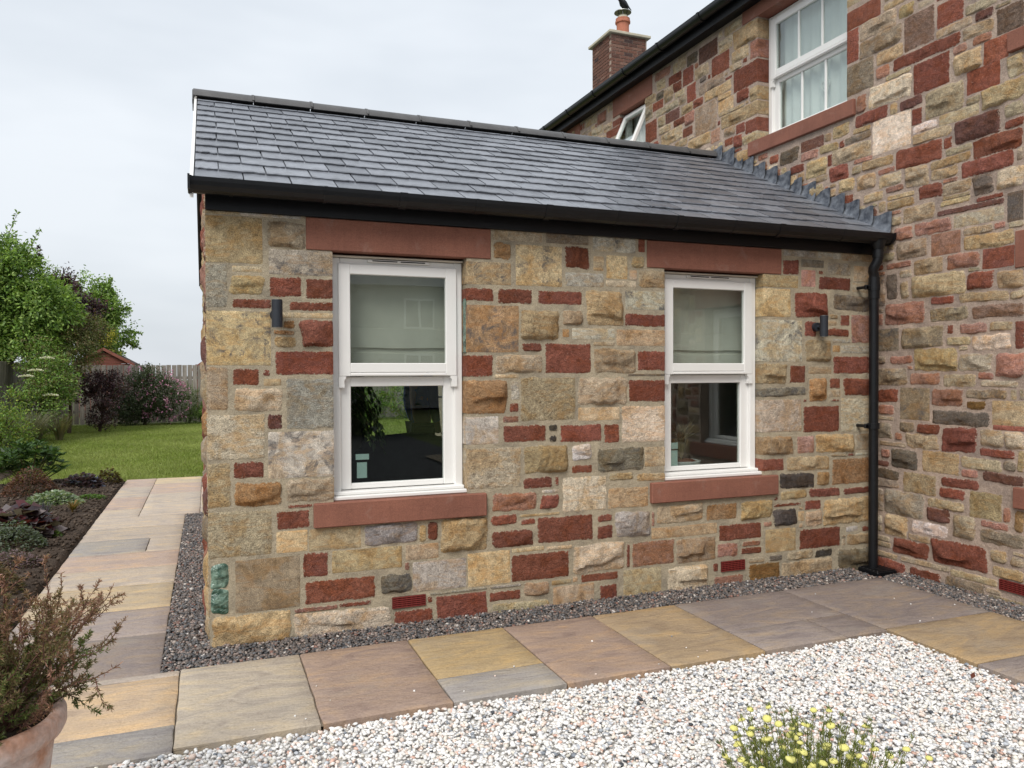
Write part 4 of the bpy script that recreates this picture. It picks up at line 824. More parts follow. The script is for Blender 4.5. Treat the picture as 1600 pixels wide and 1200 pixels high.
# glazed garden doors in the back wall
dr = MB()
for x0, x1 in ((1.555, 1.62), (2.22, 2.36), (3.18, 3.245)): dr.box(x0, x1, DEP - .14, DEP - .07, .022, 2.095, .004)
for z0, z1 in ((.022, .12), (2.0, 2.094)): dr.box(1.62, 2.22, DEP - .138, DEP - .072, z0, z1, .004); dr.box(2.36, 3.18, DEP - .138, DEP - .072, z0, z1, .004)
gdoor = dr.build('garden_door', M['light'], annex)
for x0, x1 in ((1.615, 2.225), (2.355, 3.185)): MB().box(x0, x1, DEP - .107, DEP - .103, .115, 2.005).build('pane', M['glass'], gdoor)
m = MB(); m.tube([(2.38, DEP - .17, 1.22), (2.50, DEP - .17, 1.22)], .010, 8); m.box(2.365, 2.395, DEP - .175, DEP - .138, 1.15, 1.27, .004); m.build('handle', M['steel'], gdoor)

# ------------------------------------------------------------------ main house
house = thing('stone_house', (L + 4, 2, 0), 'two storey red and buff rubble stone house behind and right of the annex', 'house')
HY0, HY1, HZ = -8., 12.6, 4.935
UW = (-1.40, -.315, 3.655, 4.805)          # upper window (u = -y)
SW_ = (-4.0, -3.395, 4.10, 4.70)            # small window
GW = (1.255, 2.055, .755, 2.15)             # ground floor window right of the picture
UW2 = (1.20, 2.147, 3.655, 4.805)
HH = [tuple((h[0] - .004, h[1] + .004, h[2] - .02, h[3] + .03)) for h in (UW, SW_, GW, UW2)]
mwall = wall_shell(-HY1, -HY0, -.05, HZ, HH, -.0012, .32, xf_m).build('wall', M['mortar_m'], house)
for s in MAIN:
    u0, u1, z0, z1, code = s; lf = rf = False; dep = .05; u0 -= .004; u1 += .004; z0 -= .004; z1 += .004; code = dict(d='D', k='K', g='B').get(code[0], code[0]) + code[1]
    for h in (UW, SW_, GW, UW2):
        if z1 > h[2] + .02 and z0 < h[3] - .02:
            if -.06 < u1 - h[0] < .16: u1 = h[0]; rf = True; dep = .16
            if abs(u0 - h[1]) < .07: u0 = h[1]; lf = True; dep = .13
    z1 = min(z1, 4.90); z0 = max(z0, -.02); q = clipped((u0, u1, z0, z1), TRIM_M)
    if q is None: continue
    u0, u1, z0, z1 = q
    V, F, c, fx = stone_arrays(u1 - u0, z1 - z0, code, dep, .02, lf, rf)
    obj('stone', stone_mesh(V, F, c, fx, M['stone_m']), mwall, (L, -(u0 + u1) / 2, (z0 + z1) / 2), (0, 0, -math.pi / 2))
mblk = [tuple(s[:4]) for s in MAIN] + [(h[0] - .01, h[1] + .01, h[2] - .13, h[3] + .2) for h in (UW, SW_, GW, UW2)] + [(-1.51, -.22, 3.5, 3.66), (1.045, 2.3, 3.5, 3.66), (1.11, 2.2, 2.15, 2.4), (1.10, 2.2, .6, .76), (1.0, 1.21, .07, .145), (-12, -.02, 0, 2.0), (-1.6, -.3, 4.78, 5), (-4.17, -3.25, 4.69, 5), (1.05, 2.3, 4.78, 5)]
mg = fill_stones(-9.5, 6.8, 0., 4.9, mblk, ((.08, .36), (.045, .19)), .02)
inview = [r for r in mg if -6 < r[0] and r[1] < 1.4 and not (r[0] < 0 and r[3] < 2.5 + min(-r[0], 2.1) * .5)]
inview.sort(key=lambda r: -(r[1] - r[0]) * (r[3] - r[2])); near = inview[:24]; keep = {id(r) for r in near}
for r in near:
    V, F, c, fx = stone_arrays(r[1] - r[0], r[3] - r[2], rnd.choice(RCODES), .03, .025)
    obj('stone', stone_mesh(V, F, c, fx, M['stone_m']), mwall, (L, -(r[0] + r[1]) / 2, (r[2] + r[3]) / 2), (0, 0, -math.pi / 2))
joined_stones([r for r in mg if id(r) not in keep], M['stone_m'], 'rubble_facing', mwall, lambda V: np.stack([L + V[:, 1], -V[:, 0], V[:, 2]], -1), .04)
for (u0, u1, z0, z1) in ((-1.62, -.15, 4.805, 4.93), (-4.17, -3.24, 4.70, 4.93), (1.09, 2.22, 2.15, 2.385), (1.06, 2.29, 4.805, 4.93), (-6.1, -5.1, 4.76, 4.93)): dressed('lintel', u0, u1, z0, z1, -.009, .28, xf_m, house)
for (u0, u1, z0, z1) in ((-1.51, -.221, 3.525, 3.655), (1.045, 2.30, 3.525, 3.655), (1.10, 2.21, .62, .755)): dressed('sill', u0, u1, z0, z1, -.032, .14, xf_m, house, b=.006)
air_brick(1.0, 1.21, .072, .142, xf_m, house)
wU = sash_window(house, xf_m, UW[0], UW[1], 3.658, 4.80, (4.171, 4.285), 2, False, .11); sash_window(house, xf_m, UW2[0], UW2[1], 3.658, 4.80, (4.171, 4.285), 2, False, .11); sash_window(house, xf_m, GW[0], GW[1], .757, 2.14, (1.40, 1.53), 0, False, .085)
# small top hung window, open
sf = bits([(SW_[0], SW_[0] + .05, .07, .15, 4.10, 4.69), (SW_[1] - .05, SW_[1], .07, .15, 4.10, 4.69), (SW_[0] + .049, SW_[1] - .049, .072, .148, 4.64, 4.689), (SW_[0] + .049, SW_[1] - .049, .072, .148, 4.10, 4.15)], xf_m, 'window', M['white'], house)
ca, sa = math.cos(R_(24)), math.sin(R_(24)); zh, nh = 4.655, .068
xo = lambda u, n, z: xf_m(u, nh + (n - nh) * ca - (zh - z) * sa, zh - (zh - z) * ca - (n - nh) * sa)
a, b = SW_[0] + .02, SW_[1] - .02; n0, n1 = .045, .085
bits([(a, a + .055, n0, n1, 4.13, 4.66), (b - .055, b, n0, n1, 4.13, 4.66), (a + .054, b - .054, n0 + .001, n1 - .001, 4.605, 4.659), (a + .054, b - .054, n0 + .001, n1 - .001, 4.131, 4.185)], xo, 'open_sash', M['white'], sf)
pane(a + .05, b - .05, 4.18, 4.61, .062, xo, sf)
# eaves of the main house
def bar_y(name, poly, y0, y1, mat, parent): m = MB(); m.prism(poly, lambda a, b, t: (a, t, b), y0, y1); return m.build(name, mat, parent)
bar_y('soffit_board', [(L - .10, 4.925), (L + .02, 4.925), (L + .02, 4.945), (L - .10, 4.945)], HY0, HY1, M['fascia'], house)
bar_y('fascia_board', [(L - .125, 4.915), (L - .10, 4.915), (L - .10, 5.09), (L - .125, 5.09)], HY0, HY1, M['fascia'], house)
def hg(o):
    c = (L - .185, 5.045); A = [(c[0] + .058 * (1 + o) * math.cos(t), c[1] + .06 * (1 + o) * math.sin(t)) for t in np.linspace(math.pi, 2 * math.pi, 13)]
    A = [(c[0] - .060 * (1 + o), c[1] + .015)] + A + [(c[0] + .06 * (1 + o), c[1] + .015)]
    B = [(c[0] + (x - c[0]) * .93 / (1 + o), c[1] + (z - c[1]) * .93 / (1 + o) + .001) for x, z in A][::-1]; return A + B
hgut = bar_y('gutter', hg(0), HY0, HY1, M['black'], house)
for k in range(15): y = 1.25 + k * .76; bar_y('gutter_bracket', hg(.13), y - .016, y + .016, M['black'], hgut)
for k in range(8): y = .49 - k * .9; bar_y('gutter_bracket', hg(.13), y - .016, y + .016, M['black'], hgut)
RX, RZ = L + 4.35, 8.0
hr = MB(); hr.prism([(L - .17, 5.10), (RX, RZ), (2 * RX - L + .17, 5.10), (2 * RX - L + .17, 5.06), (RX, RZ - .06), (L - .17, 5.06)], lambda a, b, t: (a, t, b), HY0 - .1, HY1 + .1); hroof = hr.build('roof', M['slate'], house)
hb = MB(); hb.prism([(L + .32, -.05), (2 * RX - L, -.05), (2 * RX - L, 5.0), (RX, RZ - .1), (L + .32, 5.0)], lambda a, b, t: (a, t, b), HY1 - .3, HY1); hb.prism([(L + .32, -.05), (2 * RX - L, -.05), (2 * RX - L, 5.0), (RX, RZ - .1), (L + .32, 5.0)], lambda a, b, t: (a, t, b), HY0, HY0 + .3); hb.box(2 * RX - L - .3, 2 * RX - L, HY0 + .3, HY1 - .3, -.05, 5.0)
hb.build('far_walls', M['mortar_m'], house)
MB().box(L + .33, 2 * RX - L - .31, HY0 + .31, HY1 - .31, 2.6, 2.75).build('upper_floor', M['room_floor'], house)
# heart ornament inside the upper window, and the pale curtain
hp = []
for t in np.linspace(0, 2 * math.pi, 40):
    hx = 16 * math.sin(t) ** 3; hz = 13 * math.cos(t) - 5 * math.cos(2 * t) - 2 * math.cos(3 * t) - math.cos(4 * t); hp.append((hx, hz))
hm = MB(); hm.tube([(L + .198, .757 - a * .0030, 3.965 + b * .0036) for a, b in hp], .0065, 6, False); hm.tube([(L + .198, .757 - a * .0016, 3.97 + b * .0021) for a, b in hp], .0045, 6, False)
ho = hm.build('heart_ornament', M['white']); tag(ho, 'white wire heart hanging inside the upper house window', 'ornament')
MB().tube([(L + .198, .757, 4.0), (L + .198, .757, 4.25)], .0012, 5).build('hanging_thread', M['white'], ho)
def curtain(name, xf, u0, u1, z0, z1, n, amp, waves_n, mat, label, cat):
    k = int(waves_n * 8); V = []; 
    for j, z in enumerate((z0, (z0 + z1) / 2, z1)):
        for i in range(k + 1):
            V.append(xf(u0 + (u1 - u0) * i / k, n + amp * math.sin(i / 8 * 2 * math.pi) * (1 if j < 2 else .5) + amp * .4 * math.sin(i * .37 + j), z))
    F = [(j * (k + 1) + i, j * (k + 1) + i + 1, (j + 1) * (k + 1) + i + 1, (j + 1) * (k + 1) + i) for j in range(2) for i in range(k)]
    o = obj(name, mesh(name, V, F, mat, smooth=True)); return tag(o, label, cat)
curtain('voile_curtain', xf_m, UW[0] + .02, UW[1] - .02, 3.62, 4.85, .235, .012, 9, M['voile'], 'pale gathered curtain behind the large upper window', 'curtain')
curtain('voile_curtain', xf_m, UW2[0] + .02, UW2[1] - .02, 3.62, 4.85, .235, .012, 9, M['voile'], 'pale gathered curtain behind the upper window at the right edge', 'curtain')
curtain('voile_curtain', xf_m, SW_[0] + .02, SW_[1] - .02, 4.05, 4.75, .19, .008, 6, M['voile'], 'pale curtain behind the small open window under the eaves', 'curtain')
jar = MB(); jar.lathe([(.035, 0), (.055, .02), (.05, .06), (.04, .075), (.05, .085), (.03, .08)], (L + .30, .72, 3.70), 16); tag(jar.build('glass_jar', M['ceramic'], None, True), 'small pale jar standing inside the upper house window', 'jar')

# ------------------------------------------------------------------ chimney
cx0, cx1, cy0, cy1, cz0, cz1 = 8.52, 9.45, 11.0, 11.93, 6.6, 9.12
ch = MB().box(cx0 + .006, cx1 - .006, cy0 + .006, cy1 - .006, cz0, cz1).build('chimney', M['brick_mortar'], house)
bmb = MB().box(-.1075, .1075, -.05, .05, -.0325, .0325, .003); brick_me = mesh('brick', bmb.v, bmb.f, M['brick']); hmb = MB().box(-.051, .051, -.05, .05, -.0325, .0325, .003); half_me = mesh('brick', hmb.v, hmb.f, M['brick'])
for k in range(24):
    z = cz1 - .04 - k * .0755
    for face in (0, 1):
        n = 4; odd = (k + face) % 2; x = 0.
        items = ([(half_me, .1075)] if odd else []) + [(brick_me, .225)] * 4
        x = 0
        for me, w in items:
            if x + w > .935: me, w = half_me, .1075
            if x + w > .96: break
            if face == 0: obj('brick', me, ch, (cx0 + .002 + x + w / 2, cy0 + .047 + rnd.uniform(-.002, .002), z))
            else: obj('brick', me, ch, (cx0 + .047 + rnd.uniform(-.002, .002), cy0 + .102 + x * .88 + w / 2 * .88, z), (0, 0, math.pi / 2))
            x += w
m = MB(); m.box(cx0 - .07, cx1 + .07, cy0 - .07, cy1 + .07, cz1 + .001, cz1 + .065, .01); m.add([(cx0 - .06, cy0 - .06, cz1 + .0655), (cx1 + .06, cy0 - .06, cz1 + .0655), (cx1 + .06, cy1 + .06, cz1 + .0655), (cx0 - .06, cy1 + .06, cz1 + .0655), (cx0 + .35, cy0 + .35, cz1 + .15), (cx1 - .35, cy0 + .35, cz1 + .15), (cx1 - .35, cy1 - .35, cz1 + .15), (cx0 + .35, cy1 - .35, cz1 + .15)], [(0, 1, 5, 4), (1, 2, 6, 5), (2, 3, 7, 6), (3, 0, 4, 7), (4, 5, 6, 7)])
m.build('chimney_cap', M['cap'], ch)
pc = (9.075, 11.45, cz1 + .12)
MB().lathe([(.16, 0), (.15, .05), (.143, .26), (.148, .36), (.176, .37), (.176, .41), (.165, .42), (.165, .47), (.12, .47)], pc, 28).build('chimney_pot', M['terracotta'], ch, True, 30)
MB().lathe([(.13, .47), (.12, .52), (.10, .55), (.0, .555)], pc, 20).build('flue_collar', M['cap'], ch, True)
cw = MB(); cw.lathe([(.0, .68), (.12, .665), (.195, .63), (.2, .615), (.12, .64), (.0, .645)], pc, 26, False)
for t in (0, 2.1, 4.2): cw.tube([(pc[0] + .09 * math.cos(t), pc[1] + .09 * math.sin(t), pc[2] + .50), (pc[0] + .11 * math.cos(t), pc[1] + .11 * math.sin(t), pc[2] + .65)], .012, 6)
cw.build('chimney_cowl', M['steel'], ch, True)
# jackdaw on the cowl
bz = pc[2] + .68
def loft(rings, n=14):
    m = MB(); V = []
    for (x, z, rx, rz) in rings:
        for k in range(n): t = 2 * math.pi * k / n; V.append((x, rx * math.cos(t), z + rz * math.sin(t)))
    F = [(i * n + k, i * n + (k + 1) % n, (i + 1) * n + (k + 1) % n, (i + 1) * n + k) for i in range(len(rings) - 1) for k in range(n)] + [tuple(range(n))[::-1], tuple(range((len(rings) - 1) * n, len(rings) * n))]
    return m.add(V, F)
bird = thing('jackdaw', (pc[0], pc[1], bz), 'black jackdaw perched on the chimney cowl', 'bird'); bird.rotation_euler.z = R_(18); bird.scale = (.95, .95, .95)
bp = loft([(-.175, .215, .003, .003), (-.158, .222, .014, .012), (-.13, .235, .042, .04), (-.10, .235, .052, .055), (-.065, .205, .060, .07), (-.02, .165, .078, .085), (.04, .135, .080, .085), (.09, .11, .06, .06), (.13, .085, .04, .032), (.21, .045, .03, .012), (.27, .015, .026, .006)])
b1 = bp.build('body', M['feather'], None, True, 60); b1.parent = bird
bk = MB(); bk.lathe([(.016, 0), (.012, .02), (.002, .05)], (0, 0, 0), 8); b2 = bk.build('beak', M['rubber'], None, True, loc=(-.165, 0, .222), rot=(0, R_(-98), 0)); b2.parent = bird
for s in (-1, 1):
    wgm = loft([(-.05, .18, .004, .01), (-.02, .175, .016, .06), (.06, .14, .016, .06), (.15, .08, .010, .03), (.24, .035, .004, .008)]); w = wgm.build('wing', M['feather'], None, True, 60, loc=(0, s * .068, .005)); w.parent = bird
    lg = MB().tube([(.02, s * .028, .07), (.01, s * .028, 0)], .006, 6); l = lg.build('leg', M['rubber']); l.parent = bird

# ------------------------------------------------------------------ wall lights
def wall_light(x, label):
    t = thing('wall_light', (x, 0, 1.825), label, 'wall light', 'up and down wall lights')
    MB().tube([(x, -.092, 1.752), (x, -.092, 1.902)], .029, 26).build('lamp_tube', M['light'], t, True)
    for z0, z1, nm in ((1.7485, 1.7525, 'lower_lens'), (1.9015, 1.9045, 'upper_lens')): MB().tube([(x, -.092, z0), (x, -.092, z1)], .026, 22).build(nm, M['steel'], t)
    MB().tube([(x, -.066, 1.824), (x, -.012, 1.824)], .014, 12).build('arm', M['light'], t, True)
    MB().tube([(x, -.034, 1.824), (x, -.006, 1.824)], .033, 24).build('back_plate', M['light'], t, True)
wall_light(.363, 'dark cylindrical wall light between the corner and the near window'); wall_light(4.19, 'dark cylindrical wall light between the far window and the downpipe')

# ------------------------------------------------------------------ things in the room, seen through the glass
def roman_blind(x0, x1, z0, label):
    V = []; zs = [z0, z0 + .004, z0 + .12, z0 + .122, z0 + .15, z0 + .152, z0 + .27, z0 + .272, z0 + .70]; ns = [0, .012, .012, -.002, -.004, .012, .010, -.002, 0]
    nx = 10
    for z, n in zip(zs, ns):
        for i in range(nx + 1): V.append((x0 + (x1 - x0) * i / nx, .215 - n + .003 * math.sin(i * 1.3 + z * 9), z + .002 * math.sin(i * .9)))
    F = [(j * (nx + 1) + i, j * (nx + 1) + i + 1, (j + 1) * (nx + 1) + i + 1, (j + 1) * (nx + 1) + i) for j in range(len(zs) - 1) for i in range(nx)]
    tag(obj('roman_blind', mesh('roman_blind', V, F, M['blind'], smooth=True, sharp=20)), label, 'blind', 'roman blinds')
roman_blind(.73, 1.47, 1.50, 'grey roman blind drawn halfway behind the near window'); roman_blind(2.985, 3.705, 1.50, 'grey roman blind drawn halfway behind the far window')
arm = thing('armchair', (1.45, 1.25, .02), 'dark upholstered armchair with rounded back inside the near window', 'armchair')
def cushion(name, c, r, parent, p=2.6, n=20):
    V = []; F = []
    for j in range(n // 2 + 1):
        ph = math.pi * (j / (n // 2) - .5)
        for k in range(n):
            th = 2 * math.pi * k / n; q = lambda v: math.copysign(abs(v) ** (2 / p), v)
            V.append((c[0] + r[0] * q(math.cos(ph)) * q(math.cos(th)), c[1] + r[1] * q(math.cos(ph)) * q(math.sin(th)), c[2] + r[2] * q(math.sin(ph))))
    for j in range(n // 2):
        for k in range(n): F.append((j * n + k, j * n + (k + 1) % n, (j + 1) * n + (k + 1) % n, (j + 1) * n + k))
    return obj(name, mesh(name, V, F, M['dark_fabric'], smooth=True), parent)
cushion('backrest', (1.30, .78, .70), (.44, .15, .38), arm); cushion('seat', (1.40, 1.25, .36), (.42, .42, .16), arm); cushion('armrest', (.93, 1.2, .46), (.12, .45, .22), arm); cushion('armrest', (1.80, 1.1, .50), (.12, .38, .34), arm); cushion('scatter_cushion', (1.62, 1.02, .74), (.20, .1, .2), arm, 2.2)
cushion('seat_base', (1.40, 1.2, .16), (.46, .44, .10), arm, 5)
def quads(P, D, ln, wd, up=None):
    """leaf kites: base, side, tip, side"""
    n = len(P); D = D / np.linalg.norm(D, axis=1, keepdims=True)
    u = rng.normal(0, 1, (n, 3)) if up is None else up + rng.normal(0, .35, (n, 3))
    S = np.cross(D, u); S /= np.linalg.norm(S, axis=1, keepdims=True) + 1e-9; N = np.cross(S, D)
    ln = np.broadcast_to(ln, n)[:, None]; wd = np.broadcast_to(wd, n)[:, None]
    a = P; b = P + D * ln * .45 + S * wd / 2 + N * ln * .06; c = P + D * ln - N * ln * .08; d = P + D * ln * .45 - S * wd / 2 + N * ln * .06
    V = np.stack([a, b, c, d], 1).reshape(-1, 3); F = np.arange(4 * n).reshape(n, 4); return V, F
def leaf_part(name, P, D, ln, wd, pal, parent, mat=None, up=None, wts=None, shade=None):
    V, F = quads(P, D, ln, wd, up); n = len(P); pal = np.array(pal)
    c = pal[rng.choice(len(pal), n, p=None if wts is None else np.array(wts) / sum(wts))] * rng.uniform(.75, 1.25, (n, 1))
    if shade is not None: c = c * shade[:, None]
    return obj(name, fast_mesh(name, V, F, mat or M['leaf'], np.repeat(np.clip(c, 0, .9), 4, 0)), parent)
def unit(n): v = rng.normal(0, 1, (n, 3)); return v / np.linalg.norm(v, axis=1, keepdims=True)
def crown_points(blobs, n, clumps, spread, shell=.55):
    """points gathered in clumps through the volume of the blobs"""
    vol = np.array([b[1][0] * b[1][1] * b[1][2] for b in blobs]) ** .75; bi = rng.choice(len(blobs), clumps, p=vol / vol.sum())
    C = np.array([b[0] for b in blobs])[bi]; Rr = np.array([b[1] for b in blobs])[bi]
    u = unit(clumps); rad = rng.uniform(shell, 1.03, clumps)[:, None] ; Q = C + u * Rr * rad
    ci = rng.integers(0, clumps, n); off = rng.normal(0, spread, (n, 3)) * rng.uniform(.6, 1.3, clumps)[ci][:, None]
    return Q[ci] + off, u[ci]
G_MID = [(.060, .105, .020), (.085, .135, .028), (.045, .080, .018), (.11, .16, .035), (.035, .06, .015)]
G_LIGHT = [(.115, .165, .040), (.14, .19, .05), (.085, .13, .03), (.06, .09, .022)]
G_DARK = [(.028, .050, .014), (.040, .070, .02), (.055, .09, .026), (.02, .036, .012)]
G_YEL = [(.17, .19, .035), (.13, .16, .03), (.09, .12, .025)]
PURP = [(.040, .020, .026), (.06, .028, .034), (.028, .016, .02), (.085, .04, .04), (.05, .03, .05)]
OLIVE = [(.11, .105, .045), (.085, .08, .03), (.13, .09, .05), (.07, .085, .03)]
G_MID = [tuple(v * 2.6 for v in c) for c in G_MID]
G_LIGHT = [tuple(v * 2.05 for v in c) for c in G_LIGHT]
G_DARK = [tuple(v * 1.7 for v in c) for c in G_DARK]
G_YEL = [tuple(v * 1.7 for v in c) for c in G_YEL]
PURP = [tuple(v * 1.35 for v in c) for c in PURP]
OLIVE = [tuple(v * 1.7 for v in c) for c in OLIVE]
def limbs(parent, base, tips, r0, name='trunk', mat=None):
    m = MB(); base = Vector(base); mid = base + (Vector(np.mean(tips, 0).tolist()) - base) * .42
    m.tube([base, base.lerp(mid, .5) + Vector((.02, .01, 0)), mid], [r0, r0 * .8, r0 * .62], 9)
    for t in tips:
        t = Vector(t); k = mid.lerp(t, .5) + Vector((rnd.uniform(-.1, .1), rnd.uniform(-.1, .1), .08)) * (t - mid).length * .5
        m.tube([mid, k, t], [r0 * .5, r0 * .3, r0 * .08], 6)
    return m.build(name, mat or M['bark'], parent, True)
def tree(name, label, base, blobs, n, clumps, spread, leaf, pal, r0=.07, shell=.5, cat='tree', upb=.4, group=None, sprigs=(), part='crown', stem='trunk', wts=None):
    t = thing(name, base, label, cat, group)
    P, u = crown_points(blobs, n, clumps, spread, shell)
    P[:, 2] = np.maximum(P[:, 2], base[2] + .02)
    D = u * .7 + rng.normal(0, .6, P.shape) + np.array([0, 0, -.15])
    leaf_part(part, P, D, rng.uniform(.7, 1.25, n) * leaf[0], rng.uniform(.7, 1.2, n) * leaf[1], pal, t, up=u * .6 + np.array([0, 0, upb]), wts=wts)
    limbs(t, base, [tuple(np.array(b[0]) + (rng.uniform(-.35, .35, 3) * np.array(b[1]))) for b in blobs for _ in range(3)], r0, stem)
    for (a, b, k, pl) in sprigs:
        a, b = np.array(a), np.array(b); s = rng.uniform(.25, 1, k); Q = a + (b - a) * s[:, None] + rng.normal(0, .012, (k, 3))
        Dd = (b - a) / np.linalg.norm(b - a) * .5 + unit(k)
        leaf_part('sprig', Q, Dd, leaf[0] * rng.uniform(.7, 1.1, k), leaf[1], pl or pal, t)['kind'] = 'stuff'; MB().tube([a.tolist(), b.tolist()], [.008, .003], 5).build('sprig_stem', M['stem'], t)
    return t

# ------------------------------------------------------------------ lawn, bed, fence
lawn_poly = [(-3.9, 21.3), (-4.0, 19), (-3.75, 16.5), (-3.45, 14.5), (-3.1, 11.5), (-2.75, 9), (-2.75, 7.2), (-2.2, 7.35), (-1.7, 7.6), (-1.15, 7.82), (-1.08, 7.66), (13, 7.66), (13, 21.3)]
lm = flat('lawn', lawn_poly, -.03, M['lawn']); tag(lm, 'mown lawn behind the annex', kind='structure')
def in_poly(x, y, poly):
    k = np.zeros(len(x), bool); n = len(poly)
    for i in range(n):
        (x1, y1), (x2, y2) = poly[i], poly[(i + 1) % n]
        c = ((y1 > y) != (y2 > y)) & (x < (x2 - x1) * (y - y1) / (y2 - y1 + 1e-12) + x1); k ^= c
    return k
def blades(n, region, h, w, poly):
    x = rng.uniform(region[0], region[1], n); y = region[2] + (region[3] - region[2]) * rng.uniform(0, 1, n) ** 1.35; k = in_poly(x, y, poly); x, y = x[k], y[k]; n = len(x)
    a = rng.uniform(0, 6.28, n); hh = h * rng.uniform(.6, 1.3, n); ww = w * rng.uniform(.7, 1.3, n); lean = rng.normal(0, .5, (n, 2)) * hh[:, None]
    z = np.full(n, -.03); dx, dy = np.cos(a) * ww / 2, np.sin(a) * ww / 2
    V = np.stack([np.stack([x - dx, y - dy, z], -1), np.stack([x + dx, y + dy, z], -1), np.stack([x + lean[:, 0], y + lean[:, 1], z + hh], -1)], 1).reshape(-1, 3)
    m = .5 + .5 * np.sin(x * 2.1 + np.sin(y * .9) * 1.3) * np.sin(y * 1.3 + x * .4)
    c = np.array([(.185, .24, .048)]) * (1 - m[:, None]) + np.array([(.265, .31, .09)]) * m[:, None]; c = c * rng.uniform(.7, 1.3, (n, 1)); yl = rng.random(n) < .06; c[yl] = np.array([.26, .25, .10]) * rng.uniform(.8, 1.2, (yl.sum(), 1))
    return fast_mesh('grass', V, np.arange(3 * n).reshape(n, 3), M['grass'], np.repeat(c, 3, 0))
tag(obj('grass', blades(150000, (-4.1, .3, 7.5, 21.3), .035, .011, lawn_poly)), 'short mown grass on the lawn left of the annex', 'grass', kind='stuff')
tag(obj('grass', blades(50000, (.3, 8, 7.6, 21.3), .04, .018, lawn_poly)), 'short mown grass behind the annex', 'grass', kind='stuff')
nx, ny = 90, 170; gx = np.linspace(-3.6, -1.085, nx); gy = np.linspace(-1.1, 9.5, ny); GX, GY = np.meshgrid(gx, gy, indexing='ij')
hz = .02 + .05 * np.clip((-1.085 - GX) / .5, 0, 1) + .018 * wsum(waves(rnd, 8, 8, 25), GX, GY) + .014 * wsum(waves(rnd, 12, 30, 80), GX, GY) + rng.normal(0, .006, GX.shape)
hz -= .05 * (GX > -1.10); ins = in_poly(GX.ravel(), GY.ravel(), lawn_poly).reshape(GX.shape); hz[ins] -= .12; hz[(GY > 7.5)] -= .05
I = np.arange(nx * ny).reshape(nx, ny); F = np.stack([I[:-1, :-1], I[1:, :-1], I[1:, 1:], I[:-1, 1:]], -1).reshape(-1, 4)
tag(obj('flower_bed_soil', fast_mesh('flower_bed_soil', np.stack([GX, GY, hz], -1).reshape(-1, 3), F, M['soil'], smooth=True)), 'dark dug soil of the flower bed left of the path', kind='structure')
cl = chips('soil_clods', 6000, (-2.6, -1.09, -.9, 7.4), .006, .02, lambda x, y: .03 + .05 * np.clip((-1.085 - x) / .5, 0, 1) + rng.uniform(-.012, .006, len(x)), [(.075, .055, .042), (.05, .038, .03), (.11, .085, .065)], [5, 4, 2], attr_material('soil_crumb', .95, .1, .3, 60), (.6, .9), inside=lambda x, y: ~in_poly(x, y, lawn_poly))
tag(obj('soil_clods', cl), 'crumbs and clods of soil on the flower bed', 'soil', kind='stuff')
def fence(label, p0, p1, top, pitch=.148, w=.132):
    p0, p1 = Vector(p0), Vector(p1); d = (p1 - p0); ln = d.length; d.normalize(); ang = math.atan2(d.y, d.x); t = thing('timber_fence', p0, label, 'fence')
    bmbs = []
    for _ in range(4):
        m = MB(); m.box(-w / 2, w / 2, -.009, .009, 0, top, .003); bmbs.append(mesh('board', m.v, m.f, M['fence']))
    n = int(ln / pitch)
    nrm = Vector((-d.y, d.x, 0))
    for k in range(n):
        p = p0 + d * (k + .5) * pitch + nrm * (.018 if k % 2 else -.018) * 0
        obj('board', rnd.choice(bmbs), t, (p.x, p.y, rnd.uniform(-.012, .008)), (0, rnd.uniform(-.004, .004), ang))
    for z in (.35, 1.35):
        m = MB(); m.box(0, ln, .012, .05, z, z + .09); m.build('rail', M['fence'], t, loc=tuple(p0), rot=(0, 0, ang))
    for k in range(int(ln / 2.4) + 1):
        m = MB(); m.box(-.05, .05, .052, .15, 0, top - .05); q = p0 + d * k * 2.4; m.build('post', M['fence'], t, loc=tuple(q), rot=(0, 0, ang))
    return t
fence('grey weathered board fence closing the far end of the lawn', (-4.45, 21.55, -.03), (11, 21.55, -.03), 1.76)
fence('grey weathered board fence along the left side of the garden', (-4.45, 8.0, -.03), (-4.45, 21.5, -.03), 1.79)
# sheds beyond the fence
def shed(name, label, x, y, w, dpt, ez, rz):
    t = thing(name, (x, y, 0), label, 'shed'); n = int((rz - .2) / .12)
    for k in range(n):
        z = .1 + k * .125; hw = w / 2 if z < ez else w / 2 * max(0, (rz - z - .1) / (rz - ez))
        if hw > .05: m = MB(); m.box(-hw, hw, -.012, .012, z, z + .118, .004); m.build('cladding_board', M['shed'], t, loc=(x, y, 0))
    m = MB(); m.prism([(-w / 2 - .12, ez - .08), (0, rz + .03), (w / 2 + .12, ez - .08), (w / 2 + .12, ez - .15), (0, rz - .05), (-w / 2 - .12, ez - .15)], lambda a, b, q: (x + a, y + q, b), -.12, dpt); m.build('roof', M['shed_roof'], t)
    for s in (-1, 1): m = MB(); m.prism([(0, rz + .045), (s * (w / 2 + .14), ez - .085), (s * (w / 2 + .14), ez - .185), (0, rz - .06)], lambda a, b, q: (x + a, y + q, b), -.15, -.122); m.build('bargeboard', M['shed'], t)
    m = MB(); m.box(x - w / 2 + .02, x + w / 2 - .02, y + .02, y + dpt - .02, 0, ez - .16); m.build('carcass', M['shed'], t)
shed('garden_shed', 'red stained timber shed gable showing above the far fence', -3.35, 25.6, 1.65, 2.4, 1.93, 2.36)
shed('summer_house', 'dark red roof slope behind the fence beside the annex corner', .85, 27.5, 2.6, 3, 1.75, 2.75)
pier = thing('sandstone_pier', (.1, 4.6, 0), 'low red sandstone pier at the rear corner of the annex', 'pier')
